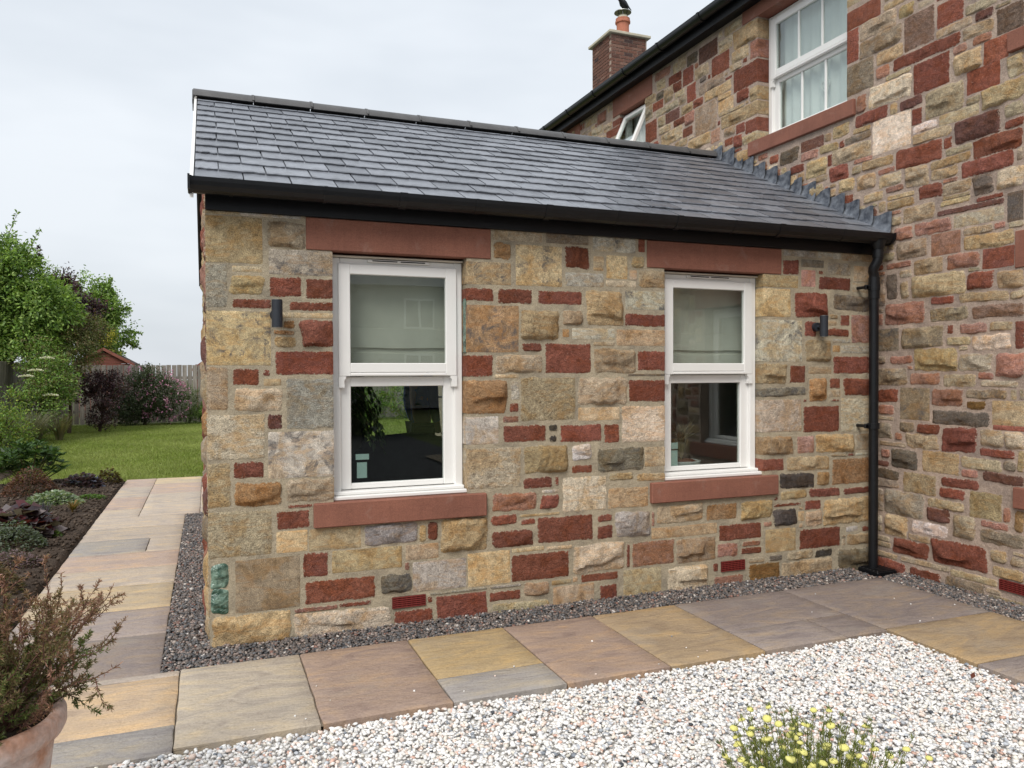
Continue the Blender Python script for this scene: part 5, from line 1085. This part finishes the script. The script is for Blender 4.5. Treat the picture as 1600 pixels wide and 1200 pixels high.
for k, (a, b) in enumerate(((0, .30), (.306, .62), (.626, .98))): m = MB(); m.box(-.055 + .006 * (k % 2), .3, 4.42, 4.8, a, b, .008); m.build('stone', M['red_dressed'], pier)

# ------------------------------------------------------------------ trees and shrubs of the far garden
tree('laburnum_tree', 'tall leafy green tree at the left edge above the side fence', (-5.0, 17.8, 0), [((-4.55, 17.6, 3.75), (1.1, .9, .8)), ((-3.75, 17.4, 3.1), (.85, .8, .75)), ((-4.75, 17.6, 4.4), (.75, .7, .6)), ((-4.2, 17.5, 3.0), (.9, .7, .8)), ((-4.9, 17.5, 2.4), (.9, .7, .7)), ((-4.05, 17.4, 2.4), (.85, .7, .55)), ((-5.4, 17.5, 3.3), (1.1, .9, 1.1))], 44000, 820, .095, (.10, .046), G_MID + G_LIGHT[:2], .10,
     sprigs=[((-4.45, 17.4, 4.9), (-4.25, 17.4, 5.45), 30, None), ((-4.05, 17.4, 4.4), (-3.8, 17.4, 5.1), 36, None), ((-4.75, 17.4, 5.0), (-4.95, 17.4, 5.5), 30, None)])
tree('purple_plum', 'dark purple leaved plum tree between the green trees', (-4.0, 19.6, 0), [((-3.9, 19.5, 3.45), (.95, .8, .85)), ((-3.32, 19.4, 3.0), (.7, .7, .7)), ((-3.55, 19.5, 3.7), (.4, .4, .5))], 7500, 220, .10, (.10, .05), PURP, .08,
     sprigs=[((-3.95, 18.2, 4.0), (-3.96, 18.2, 4.72), 90, PURP)])
tree('hawthorn_tree', 'light green spreading tree right of the purple plum', (-3.9, 27.6, 0), [((-4.25, 27.6, 4.0), (1.15, 1.1, 1.15)), ((-3.6, 27.5, 3.75), (.85, .9, .85)), ((-3.25, 27.4, 2.95), (.72, .8, .75)), ((-4.7, 27.4, 3.0), (1.3, 1.1, 1.1)), ((-3.4, 27.4, 4.5), (.3, .35, .35)), ((-3.5, 27.3, 2.3), (.7, .7, .55))], 22000, 520, .10, (.105, .065), G_MID[:4] + G_LIGHT, .12,
     sprigs=[((-3.3, 27.4, 3.75), (-2.65, 27.4, 3.95), 90, G_LIGHT), ((-2.9, 27.4, 3.1), (-2.3, 27.4, 3.0), 90, G_LIGHT), ((-2.9, 27.4, 2.7), (-2.35, 27.4, 2.45), 70, None), ((-3.6, 27.4, 4.4), (-3.25, 27.4, 5.0), 90, G_LIGHT)])
tree('bronze_shrub', 'tall bronze and olive twiggy shrub in front of the trees', (-3.3, 17.9, 0), [((-3.2, 17.6, 2.15), (.7, .6, .7)), ((-2.85, 17.8, 2.6), (.5, .5, .5)), ((-3.5, 17.4, 1.4), (.6, .5, .6))], 13000, 320, .085, (.065, .026), OLIVE + [(.14, .18, .05)], .05, cat='shrub', part='foliage', stem='stem')
tree('golden_shrub', 'small golden yellow shrub tip at the right of the trees', (-3.2, 26.5, 0), [((-3.32, 26.4, 2.75), (.34, .3, .2)), ((-3.25, 26.4, 1.9), (.3, .3, .5))], 1500, 60, .07, (.09, .04), [(.42, .36, .04), (.30, .30, .05), (.16, .2, .04)], .04, cat='shrub', part='foliage', stem='stem')
tree('elder_shrub', 'green elder shrub with flat white flower heads by the side fence', (-3.6, 15.9, 0), [((-3.3, 16.1, 1.2), (.45, .45, .5)), ((-3.6, 15.6, .7), (.45, .4, .55)), ((-3.45, 16.2, 1.6), (.42, .4, .32)), ((-3.75, 16.7, 1.95), (.5, .45, .45))], 10500, 380, .11, (.075, .032), G_MID + OLIVE[:2], .05, cat='shrub', part='foliage', stem='stem')
eb = bpy.data.objects['elder_shrub']
for (x, y, z) in ((-3.4, 15.7, 1.86), (-3.6, 15.6, 1.58), (-3.75, 15.4, 1.45), (-3.3, 15.5, 1.02)):
    n = 260; a = rng.uniform(0, 6.28, n); r = .14 * np.sqrt(rng.uniform(0, 1, n)); P = np.stack([x + r * np.cos(a), y + r * np.sin(a), z + .03 - r * .25 + rng.normal(0, .006, n)], -1)
    leaf_part('flower_head', P, np.stack([np.cos(a), np.sin(a), rng.uniform(0, .6, n)], -1), .028, .022, [(.72, .70, .58), (.62, .62, .48)], eb, M['petal'])
tree('purple_berberis', 'layered dark purple shrub in front of the far fence', (-2.65, 18.2, 0), [((-2.75, 18.1, 1.25), (.55, .45, .28)), ((-2.45, 18.2, 1.45), (.42, .4, .16)), ((-2.6, 18.0, .85), (.55, .4, .22)), ((-2.55, 18.1, .4), (.35, .3, .3)), ((-2.2, 18.1, 1.1), (.35, .3, .14))], 7500, 220, .055, (.055, .030), PURP[:4], .04, cat='shrub', part='foliage', stem='stem')
t = tree('tree_mallow', 'pink flowered mallow shrub against the far fence', (-1.75, 20.7, 0), [((-1.75, 20.6, .85), (.95, .45, .72)), ((-1.3, 20.6, .75), (.7, .4, .65)), ((-2.2, 20.6, .55), (.6, .4, .5)), ((-1.6, 20.5, 1.35), (.6, .35, .35))], 12000, 330, .085, (.06, .04), [(.06, .085, .035), (.085, .11, .05), (.04, .06, .025), (.10, .12, .07)], .05, cat='shrub', part='foliage', stem='stem')
Pm, um = crown_points([((-1.7, 20.45, 1.0), (1.0, .42, .75)), ((-1.2, 20.45, .8), (.7, .4, .7))], 400, 300, .05, .95)
Pm = np.concatenate([Pm + rng.normal(0, .018, Pm.shape) for _ in range(3)]); fl_ = leaf_part('flowers', Pm, unit(len(Pm)), .045, .04, [(.52, .22, .36), (.60, .34, .46), (.42, .16, .28)], t, M['petal']); fl_['kind'] = 'stuff'
tree('upright_conifer', 'small bright green upright bush at the fence beside the annex', (-.55, 20.9, 0), [((-.55, 20.8, .55), (.30, .28, .62)), ((-.3, 20.8, .35), (.3, .25, .35))], 4200, 130, .05, (.075, .012), [(.085, .14, .03), (.115, .17, .04), (.06, .10, .02)], .03, cat='bush', part='foliage', stem='stem')
tree('variegated_bush', 'leafy bush at the far right of the lawn by the annex', (-.1, 20.9, 0), [((-.08, 20.8, .35), (.28, .25, .34))], 1600, 60, .05, (.055, .03), G_MID, .03, cat='bush', part='foliage', stem='stem')
def spiky(name, label, base, n, h, spread, wd, pal, cat='grass plant', droop=.5, seg=4):
    """arching blades"""
    t = thing(name, base, label, cat); V = []; F = []; C = []
    for i in range(n):
        a = rnd.uniform(0, 6.28); r0 = rnd.uniform(0, .12) * spread; d = Vector((math.cos(a), math.sin(a), 0)); sd = Vector((-d.y, d.x, 0)); hh = h * rnd.uniform(.55, 1.1); out = spread * rnd.uniform(.3, 1.); c = np.array(rnd.choice(pal)) * rnd.uniform(.75, 1.25); b = len(V)
        for k in range(seg + 1):
            s = k / seg; p = Vector(base) + d * (r0 + out * s ** 1.6) + Vector((0, 0, hh * (s - droop * s ** 3 * .6))); w = wd * (1 - s) ** .6 / 2 + .0006
            V += [p - sd * w, p + sd * w]; C += [c, c]
        F += [(b + 2 * k, b + 2 * k + 1, b + 2 * k + 3, b + 2 * k + 2) for k in range(seg)]
    obj('leaves', fast_mesh('leaves', np.array([tuple(v) for v in V]), np.array(F), M['leaf'], np.clip(np.array(C), 0, .9)), t); return t
spiky('silver_grass', 'clump of arching silver green lavender stems by the lawn edge', (-3.5, 14.6, 0), 620, .85, .65, .012, [(.15, .16, .10), (.20, .19, .14), (.10, .12, .06), (.24, .21, .17)], droop=.35)
spiky('dry_grass', 'pale dry grass stems leaning over the lawn edge', (-3.15, 15.6, 0), 240, .8, .6, .010, [(.28, .24, .15), (.20, .17, .10), (.14, .14, .07)], droop=.4)
spiky('twiggy_lavender', 'grey green twiggy clump where the bed meets the lawn', (-3.5, 13.2, 0), 420, .75, .5, .010, [(.14, .15, .09), (.10, .12, .06), (.19, .17, .12)], droop=.25)
tree('potentilla_bush', 'yellow green leafy bush in the left bed', (-2.95, 9.4, 0), [((-2.95, 9.3, .55), (.55, .5, .55)), ((-3.25, 9.0, .75), (.5, .5, .5)), ((-3.5, 8.6, .45), (.5, .5, .45)), ((-2.75, 9.0, .95), (.22, .22, .3))], 8500, 260, .06, (.048, .022), G_YEL + G_MID[:3], .03, cat='bush', part='foliage', stem='stem')

# things behind the annex, seen through the room
for i, (x, y, lab) in enumerate(((2.6, 20.6, 'silver leaved shrub at the far fence seen through the room'), (4.2, 20.5, 'green shrub at the far fence seen through the room'), (6.0, 20.5, 'yellow green shrub at the far fence behind the annex'))):
    tree('border_shrub', lab, (x, y, 0), [((x, y, .7), (.8, .5, .75)), ((x + .6, y, .5), (.6, .4, .55))], 3500, 120, .09, (.09, .04), [[(.20, .22, .18), (.12, .14, .09)], G_MID, G_YEL + G_MID[:2]][i], .04, cat='shrub', part='foliage', stem='stem')

# ------------------------------------------------------------------ plants in the near bed
def rosette(name, label, base, n, h, r, leaf, pal, cat='plant', whorl=0, up=.6):
    t = thing(name, base, label, cat); a = rng.uniform(0, 6.283, n); q = np.sqrt(rng.uniform(0, 1, n)) * r
    z = h * (1 - (q / r) ** 2) * rng.uniform(.55, 1.05, n); P = np.stack([base[0] + q * np.cos(a), base[1] + q * np.sin(a), base[2] + z], -1)
    D = np.stack([np.cos(a), np.sin(a), rng.uniform(-.3, up, n)], -1) + rng.normal(0, .3, (n, 3)); leaf_part('leaves', P, D, leaf[0] * rng.uniform(.7, 1.2, n), leaf[1] * rng.uniform(.8, 1.2, n), pal, t, up=np.array([0, 0, 1.]))
    m = MB()
    for i in range(min(14, n)): m.tube([(base[0] + rnd.uniform(-.03, .03), base[1] + rnd.uniform(-.03, .03), base[2]), tuple(P[i * (n // 14)] if n >= 14 else P[i])], [.005, .003], 5)
    m.build('stems', M['stem'], t); return t
t = thing('rhododendron', (-2.15, 7.0, .03), 'glossy rhododendron with whorled leaves at the lawn corner', 'shrub'); Ps, Ds = [], []
for k in range(95):
    a = rnd.uniform(0, 6.28); q = .37 * math.sqrt(rnd.random()); c = np.array([-2.15 + q * math.cos(a) * 1.15, 7.0 + q * math.sin(a), .06 + (.60 - q * .45) * rnd.uniform(.35, 1.05)])
    for j in range(9): b = j * .7 + a; Ps.append(c); Ds.append((math.cos(b), math.sin(b), rnd.uniform(-.1, 1.1)))
leaf_part('leaves', np.array(Ps), np.array(Ds), rng.uniform(.09, .14, len(Ps)), .034, [(.035, .075, .02), (.055, .11, .03), (.028, .055, .018), (.09, .15, .05)], t, up=np.array([0, 0, 1.]))
m = MB(); [m.tube([(-2.15, 7.0, .03), tuple(Ps[i * 9 * 4])], [.012, .005], 5) for i in range(22)]; m.build('stems', M['stem'], t)
rosette('bronze_spirea', 'reddish brown leaved low shrub in front of the rhododendron', (-1.98, 6.15, .04), 1500, .34, .30, (.04, .02), [(.13, .055, .035), (.09, .045, .03), (.16, .08, .05)], 'shrub')
rosette('silver_lamium', 'pale silver variegated ground cover plant in the bed', (-1.62, 5.35, .04), 1700, .15, .30, (.042, .032), [(.28, .34, .24), (.40, .44, .34), (.12, .18, .08), (.20, .27, .15)])
rosette('purple_heuchera', 'dark purple low plant near the far end of the bed', (-1.52, 6.75, .04), 700, .17, .24, (.055, .05), [(.06, .035, .045), (.10, .06, .07), (.09, .10, .14), (.045, .03, .035)])
rosette('small_bronze_plant', 'small bronze leaved plant beside the end of the path', (-1.25, 7.15, .03), 420, .20, .14, (.05, .03), [(.08, .05, .025), (.14, .10, .03), (.05, .03, .02), (.16, .15, .04)])
rosette('green_saxifrage', 'bright green mossy mat beside the path', (-1.30, 5.75, .03), 1400, .05, .17, (.022, .012), [(.09, .16, .03), (.12, .20, .04), (.06, .12, .02)])
spiky('orange_sedge', 'small orange sedge tuft in bare soil beside the path', (-1.33, 4.75, .04), 130, .17, .12, .005, [(.24, .13, .035), (.16, .11, .03), (.10, .12, .03)])
spiky('purple_salvia', 'thin purple flowered salvia stems in the middle of the bed', (-1.50, 4.25, .04), 110, .22, .10, .006, [(.10, .12, .06), (.10, .08, .17), (.07, .09, .04)], cat='plant', droop=.1)
rosette('crimson_heuchera', 'large crimson and silver heuchera with crinkled leaves in the bed', (-1.62, 3.55, .05), 260, .26, .30, (.13, .12), [(.055, .018, .022), (.11, .025, .03), (.035, .02, .025), (.09, .07, .075), (.17, .14, .14)])
rosette('grey_catmint', 'grey green bushy catmint near the foreground shrub', (-1.55, 3.0, .05), 1500, .22, .26, (.034, .018), [(.12, .15, .10), (.17, .20, .15), (.07, .10, .05)])
rosette('small_seedling', 'small fresh green seedling in bare soil', (-1.32, 3.45, .04), 160, .06, .08, (.03, .015), [(.10, .17, .03), (.07, .13, .02)])
rosette('pink_thyme', 'low mauve flowered thyme mound near the path', (-1.40, 2.35, .04), 1300, .11, .20, (.020, .013), [(.20, .13, .15), (.26, .18, .20), (.10, .09, .06), (.12, .07, .07)])
rosette('bronze_fennel', 'fine brown and green feathery plant at the bed front', (-1.42, 1.55, .04), 1500, .22, .24, (.035, .010), [(.14, .09, .05), (.10, .10, .04), (.17, .11, .06)])

# ------------------------------------------------------------------ foreground pot and its shrub
PC = (-.625, -2.0); RH = .55
pot = thing('terracotta_pot', (PC[0], PC[1], .022), 'lime bloomed terracotta plant pot at the lower left', 'plant pot')
prof = [(.10, 0), (.135, .005), (.165, .12), (.195, .30), (.212, .43), (.212, .455), (.236, .462), (.244, .480), (.244, .510), (.236, .524), (.222, .527), (.208, .518), (.203, .47)]
MB().lathe([(r, z + .022) for r, z in prof], (PC[0], PC[1], 0), 56, False).build('pot_wall', M['plant_pot'], pot, True, 50)
MB().lathe([(.0, .492), (.10, .494), (.206, .487)], (PC[0], PC[1], 0), 30, False).build('compost', M['soil'], pot, True)
sh = thing('coleonema_shrub', (PC[0], PC[1], .43), 'fine leaved reddish brown shrub growing in the terracotta pot', 'shrub')
stm = MB(); Ps, Ds, Cs = [], [], []
base = np.array([PC[0], PC[1], .475])
def twig(p, d, ln, r, depth, tint):
    d = d / np.linalg.norm(d); n = max(4, int(ln / .022)); q = p.copy(); pts = [tuple(q)]
    for k in range(n):
        d = d + rng.normal(0, .11, 3) + np.array([0, 0, .035]); d /= np.linalg.norm(d); q = q + d * ln / n; pts.append(tuple(q))
        s = (k + 1) / n
        if depth == 0 and s < .30: continue
        for _ in range(9 if depth else 6):
            v = unit(1)[0]; v = v - d * v.dot(d) if False else v; Ps.append(q - d * rng.uniform(0, ln / n)); Ds.append(d * .55 + v * .6); Cs.append((q[2] - .52) / .40 + rng.normal(0, .22) + tint)
        if depth < 2 and rng.random() < (.50 if depth == 0 else .34) and s > .22:
            twig(q, d + unit(1)[0] * .75, ln * rng.uniform(.28, .5) * (1.15 - s * .5), r * .5, depth + 1, tint)
    stm.tube(pts, [r * (1 - .8 * i / n) for i in range(n + 1)], 4, False)
for k in range(88):
    a = rng.uniform(0, 6.283); el = rng.uniform(.42, 1.45); d = np.array([math.cos(a) * math.cos(el), math.sin(a) * math.cos(el), math.sin(el)])
    twig(base + np.array([math.cos(a), math.sin(a), 0]) * rng.uniform(0, .10), d, rng.uniform(.24, .40) * (1.08 if el > .5 else .95), .0042, 0, rng.normal(0, .3))
twig(base + np.array([.05, .04, 0]), np.array([.80, .55, .50]), .44, .005, 0, .3); twig(base + np.array([.05, -.02, 0]), np.array([.85, .3, .35]), .30, .005, 0, .2); twig(base + np.array([.05, .03, 0]), np.array([.6, .55, .75]), .46, .005, 0, .2)
stm.build('stems', simple('red_brown_twig', (.13, .065, .05), .8, .2, .2, 40), sh)
Ps, Ds, Cs = np.array(Ps), np.array(Ds), np.clip(np.array(Cs), 0, 1)
V, F = quads(Ps, Ds, rng.uniform(.011, .019, len(Ps)), .0034)
cA, cB, cC = np.array([.115, .155, .045]), np.array([.19, .145, .07]), np.array([.34, .185, .14])
c = np.where(Cs[:, None] < .5, cA + (cB - cA) * Cs[:, None] * 2, cB + (cC - cB) * (Cs[:, None] * 2 - 1)) * rng.uniform(.7, 1.35, (len(Ps), 1))
obj('foliage', fast_mesh('foliage', V, F, M['leaf'], np.repeat(c, 4, 0)), sh)
# ------------------------------------------------------------------ santolina in the gravel
SC = (1.82, -2.56)
st = thing('santolina', (SC[0], SC[1], -.02), 'santolina clump with yellow button flowers in the white gravel', 'plant'); sm = MB(); Ps, Ds = [], []; heads = []
fb = bmesh.new(); bmesh.ops.create_icosphere(fb, subdivisions=2, radius=1.); fv = [(v.co.x * (1 + rnd.uniform(-.06, .06)), v.co.y * (1 + rnd.uniform(-.06, .06)), max(v.co.z, -.35) * .62) for v in fb.verts]; ff = [tuple(v.index for v in f.verts) for f in fb.faces]; fb.free()
fm = simple('yellow_button_flower', (.76, .72, .24), .85, .15, .25, 300, .8, 700, .002); fme = mesh('flower_head', fv, ff, fm, smooth=True)
for k in range(230):
    a = rng.uniform(0, 6.283); el = rng.uniform(.75, 1.5); d = np.array([math.cos(a) * math.cos(el), math.sin(a) * math.cos(el), math.sin(el)]); ln = rng.uniform(.23, .375); q = np.array([SC[0], SC[1], -.02]) + np.array([math.cos(a), math.sin(a), 0]) * rng.uniform(0, .16); pts = [tuple(q)]; n = 9
    for j in range(n):
        d = d + rng.normal(0, .045, 3) + np.array([0, 0, .05]); d /= np.linalg.norm(d); q = q + d * ln / n; pts.append(tuple(q))
        if j < (6 if k % 2 else 9):
            for _ in range(14): Ps.append(q + rng.normal(0, .003, 3)); Ds.append(d * .8 + unit(1)[0] * .6)
    sm.tube(pts, [.0022 * (1 - .5 * i / n) for i in range(n + 1)], 4, False)
    if k % 3 == 1: heads.append((q, d))
sm.build('stems', simple('olive_flower_stalk', (.17, .18, .05), .8, .2), st)
leaf_part('foliage', np.array(Ps), np.array(Ds), rng.uniform(.014, .026, len(Ps)), .0030, [(.15, .20, .05), (.20, .24, .07), (.09, .13, .035), (.25, .25, .08)], st)
for q, d in heads:
    s = rnd.uniform(.011, .016); o = obj('flower_head', fme, st, tuple(q), (rnd.uniform(-.4, .4), rnd.uniform(-.4, .4), rnd.uniform(0, 6))); o.scale = (s, s, s)
lf = MB(); lf.add([(0, 0, 0), (.02, .012, .006), (.045, 0, .012), (.02, -.012, .006)], [(0, 1, 2), (0, 2, 3)])
for (x, y, r, lab) in ((2.42, -1.62, 2., 'dry brown leaf lying on the white gravel near the flags'), (3.44, -1.86, .4, 'dark red fallen leaf on the gravel by the right hand flags')):
    o = obj('fallen_leaf', mesh('fallen_leaf', lf.v, lf.f, simple('dry_leaf', (.10, .03, .018), .8, .2))); o.location = (x, y, .004); o.rotation_euler = (.2, -.3, r); tag(o, lab, 'leaf')

# ------------------------------------------------------------------ house plants and bowl inside the windows
hp_ = thing('weeping_fig', (.80, .75, .02), 'dark leafy houseplant hanging behind the near window', 'houseplant'); Ps, Ds = [], []; m = MB()
m.lathe([(.10, 0), (.13, .25), (.14, .26), (.12, .25)], (.80, .75, .02), 18); m.build('planter', M['ceramic'], hp_, True); m = MB(); m.tube([(.80, .75, .26), (.82, .73, .9), (.84, .70, 1.5)], [.014, .011, .007], 7)
for k in range(16):
    a = rng.uniform(-1.2, 1.2); p = np.array([.84, .70, rng.uniform(1.2, 1.55)]); d = np.array([math.cos(a) * .6, math.sin(a) * .5, .2]); pts = [tuple(p)]
    for j in range(7):
        d = d + np.array([0, 0, -.22]); p = p + d / np.linalg.norm(d) * .055; pts.append(tuple(p)); Ps += [p, p]; Ds += [d + unit(1)[0] * .5 + np.array([0, 0, -.5]), d + unit(1)[0] * .5 + np.array([0, 0, -.5])]
    m.tube(pts, .003, 4)
m.build('stems', M['stem'], hp_); leaf_part('leaves', np.array(Ps), np.array(Ds), rng.uniform(.05, .075, len(Ps)), .026, G_DARK, hp_)
MB().box(2.94, 3.75, .22, .34, .74, .775, .004).build('window_board', M['white'], annex); MB().box(.69, 1.51, .22, .34, .74, .775, .004).build('window_board', M['white'], annex)
bw = thing('planted_bowl', (3.22, .30, .776), 'low white bowl with dry grasses inside the far window', 'bowl')
MB().lathe([(.07, 0), (.11, .01), (.135, .05), (.14, .075), (.13, .078), (.12, .05)], (3.22, .29, .776), 26, False).build('bowl', M['ceramic'], bw, True); MB().lathe([(.0, .078), (.08, .085), (.125, .065)], (3.22, .29, .776), 20, False).build('compost', simple('reddish_bark_mulch', (.16, .06, .04), .9, .1, .3, 60, .5, 90, .006), bw, True)
g = MB(); [g.tube([(3.22, .29, .85), (3.22 + rnd.uniform(-.05, .05), .29 + rnd.uniform(-.03, .03), 1.0), (3.22 + rnd.uniform(-.14, .14), .29 + rnd.uniform(-.06, .06), 1.0 + rnd.uniform(.03, .16))], [.0018, .0015, .0008], 4) for _ in range(46)]; g.build('dry_grass', simple('dry_stalk', (.20, .16, .09), .9, .1), bw)

# ------------------------------------------------------------------ person standing in the room
def skin_mesh(name, joints, edges, mat, parent, sub=1):
    me = bpy.data.meshes.new(name); me.from_pydata([j[0] for j in joints], edges, []); me.materials.append(mat); o = obj(name, me, parent)
    sk = o.modifiers.new('skin', 'SKIN'); ss = o.modifiers.new('sub', 'SUBSURF'); ss.levels = ss.render_levels = sub; sk.use_smooth_shade = True
    for i, j in enumerate(joints): me.skin_vertices[0].data[i].radius = j[1] if isinstance(j[1], tuple) else (j[1], j[1])
    me.skin_vertices[0].data[0].use_root = True; return o
pe = thing('person', (2.17, 3.72, .02), 'person in a blue shirt and dark trousers standing inside the near window', 'person'); ox, oy, oz = 2.17, 3.72, .02
J = lambda x, y, z: (ox + x, oy + y, oz + z)
skin_mesh('body', [(J(0, 0, .95), (.13, .10)), (J(0, 0, 1.15), (.125, .09)), (J(0, 0, 1.36), (.14, .09)), (J(0, 0, 1.46), .06), (J(0, 0, 1.53), .052), (J(.01, -.01, 1.62), (.078, .09)), (J(.01, -.01, 1.72), .07),
    (J(-.08, .17, 1.41), .055), (J(-.09, .22, 1.14), .044), (J(-.02, .24, .90), .034), (J(.0, .24, .82), .036), (J(.08, -.17, 1.41), .055), (J(.08, -.22, 1.14), .044), (J(.13, -.20, .90), .034), (J(.14, -.20, .82), .036),
    (J(0, .09, .90), .088), (J(0, .10, .50), .062), (J(0, .10, .09), .045), (J(.13, .10, .04), .036), (J(0, -.09, .90), .088), (J(0, -.10, .50), .062), (J(0, -.10, .09), .045), (J(.13, -.10, .04), .036)],
    [(0, 1), (1, 2), (2, 3), (3, 4), (4, 5), (5, 6), (2, 7), (7, 8), (8, 9), (9, 10), (2, 11), (11, 12), (12, 13), (13, 14), (0, 15), (15, 16), (16, 17), (17, 18), (0, 19), (19, 20), (20, 21), (21, 22)], M['skin'], pe)
skin_mesh('shirt', [(J(0, 0, .86), (.125, .12)), (J(0, 0, 1.15), (.12, .115)), (J(0, 0, 1.36), (.125, .112)), (J(0, 0, 1.45), .075), (J(-.08, .17, 1.41), .068), (J(-.09, .22, 1.14), .058), (J(-.03, .24, .93), .045), (J(.08, -.17, 1.41), .068), (J(.08, -.22, 1.14), .058), (J(.12, -.20, .93), .045)],
    [(0, 1), (1, 2), (2, 3), (2, 4), (4, 5), (5, 6), (2, 7), (7, 8), (8, 9)], M['shirt'], pe)
skin_mesh('trousers', [(J(0, 0, .93), (.14, .115)), (J(0, .09, .86), .104), (J(0, .10, .50), .080), (J(0, .10, .10), .066), (J(0, -.09, .86), .104), (J(0, -.10, .50), .080), (J(0, -.10, .10), .066)], [(0, 1), (1, 2), (2, 3), (0, 4), (4, 5), (5, 6)], M['trouser'], pe)
for sy, bx in ((.24, .0), (-.20, .14)):
    for k, (fx_, ln) in enumerate(((-.024, .075), (-.008, .085), (.009, .082), (.025, .066))): skin_mesh('finger', [(J(bx + fx_, sy, .80), .0095), (J(bx + fx_ * 1.1 + .006, sy, .80 - ln * .55), .0085), (J(bx + fx_ * 1.1 + .02, sy, .80 - ln), .0075)], [(0, 1), (1, 2)], M['skin'], pe)
    skin_mesh('thumb', [(J(bx + .03, sy, .835), .011), (J(bx + .052, sy - .005, .80), .0095), (J(bx + .056, sy - .008, .77), .008)], [(0, 1), (1, 2)], M['skin'], pe)
hh = loft([(-.09, 0, .03, .03), (-.075, 0, .07, .075), (-.02, .01, .088, .095), (.04, .02, .085, .085), (.075, .04, .055, .05)]); h = hh.build('hair', M['hair'], pe, True, 60, loc=J(-.008, -.01, 1.70))
MB().lathe([(.012, 0), (.009, .012), (.002, .03)], (0, 0, 0), 8).build('nose', M['skin'], pe, True, loc=J(.085, -.01, 1.63), rot=(0, R_(115), 0))
for s in (-1, 1):
    MB().lathe([(.0, 0), (.009, .002), (.0, .006)], (0, 0, 0), 8).build('eye', M['ceramic'], pe, True, loc=J(.083, -.01 + s * .03, 1.665), rot=(0, R_(90), 0)); MB().lathe([(.0, -.004), (.018, 0), (.0, .006)], (0, 0, 0), 8).build('ear', M['skin'], pe, True, loc=J(.0, -.01 + s * .082, 1.645), rot=(R_(90), 0, 0))
MB().box(-.004, .004, -.022, .022, -.004, .004, .003).build('mouth', simple('lips', (.35, .12, .10), .6, .3), pe, loc=J(.083, -.01, 1.575))

# ------------------------------------------------------------------ garden behind the viewer, mirrored in the panes
tag(flat('driveway', [(-30, -40), (4.5, -40), (4.5, -4.95), (-30, -4.95)], -.05, simple('tarmac', (.045, .045, .047), .9, .2, .2, 8, .3, 90, .004, random=False)), 'tarmac drive behind the viewer mirrored in the panes', kind='structure')
for i, (x, y, r) in enumerate(((-4, -15, 1.5), (-.6, -15.5, 1.5), (2.6, -15, 1.5))):
    tree('hedge_shrub', ['left', 'middle', 'right'][i] + ' hedge shrub behind the viewer mirrored in the panes', (x, y, 0), [((x, y, r * .5), (r * 1.3, r * .7, r * .65))], 2600, 90, .2, (.22, .11), [(.03, .05, .015), (.045, .07, .02), (.06, .085, .025)], .08, cat='shrub', part='foliage', stem='stem', group='hedge behind the viewer')
nb = thing('neighbour_house', (3, -27, 0), 'pale rendered house across the drive mirrored in the panes', 'house')
MB().box(-6, 12, -33, -27, 0, 5.2).build('wall', simple('grey_render', (.30, .30, .28), .9, .1, .08, 3), nb)
m = MB(); m.prism([(-27 + .3, 5.1), (-30, 7.6), (-33.3, 5.1)], lambda a, b, t: (t, a, b), -6.3, 12.3); m.build('roof', M['slate'], nb)
for x in (-3.5, .2, 3.9, 7.6):
    for z in (1.0, 3.3): w = bits([(x, x + 1.3, -26.99, -26.93, z, z + 1.3)], xf_f, 'window', M['white'], nb); bits([(x + .08, x + .60, -26.929, -26.925, z + .08, z + 1.22), (x + .70, x + 1.22, -26.929, -26.925, z + .08, z + 1.22)], xf_f, 'pane', M['rubber'], w, 0)
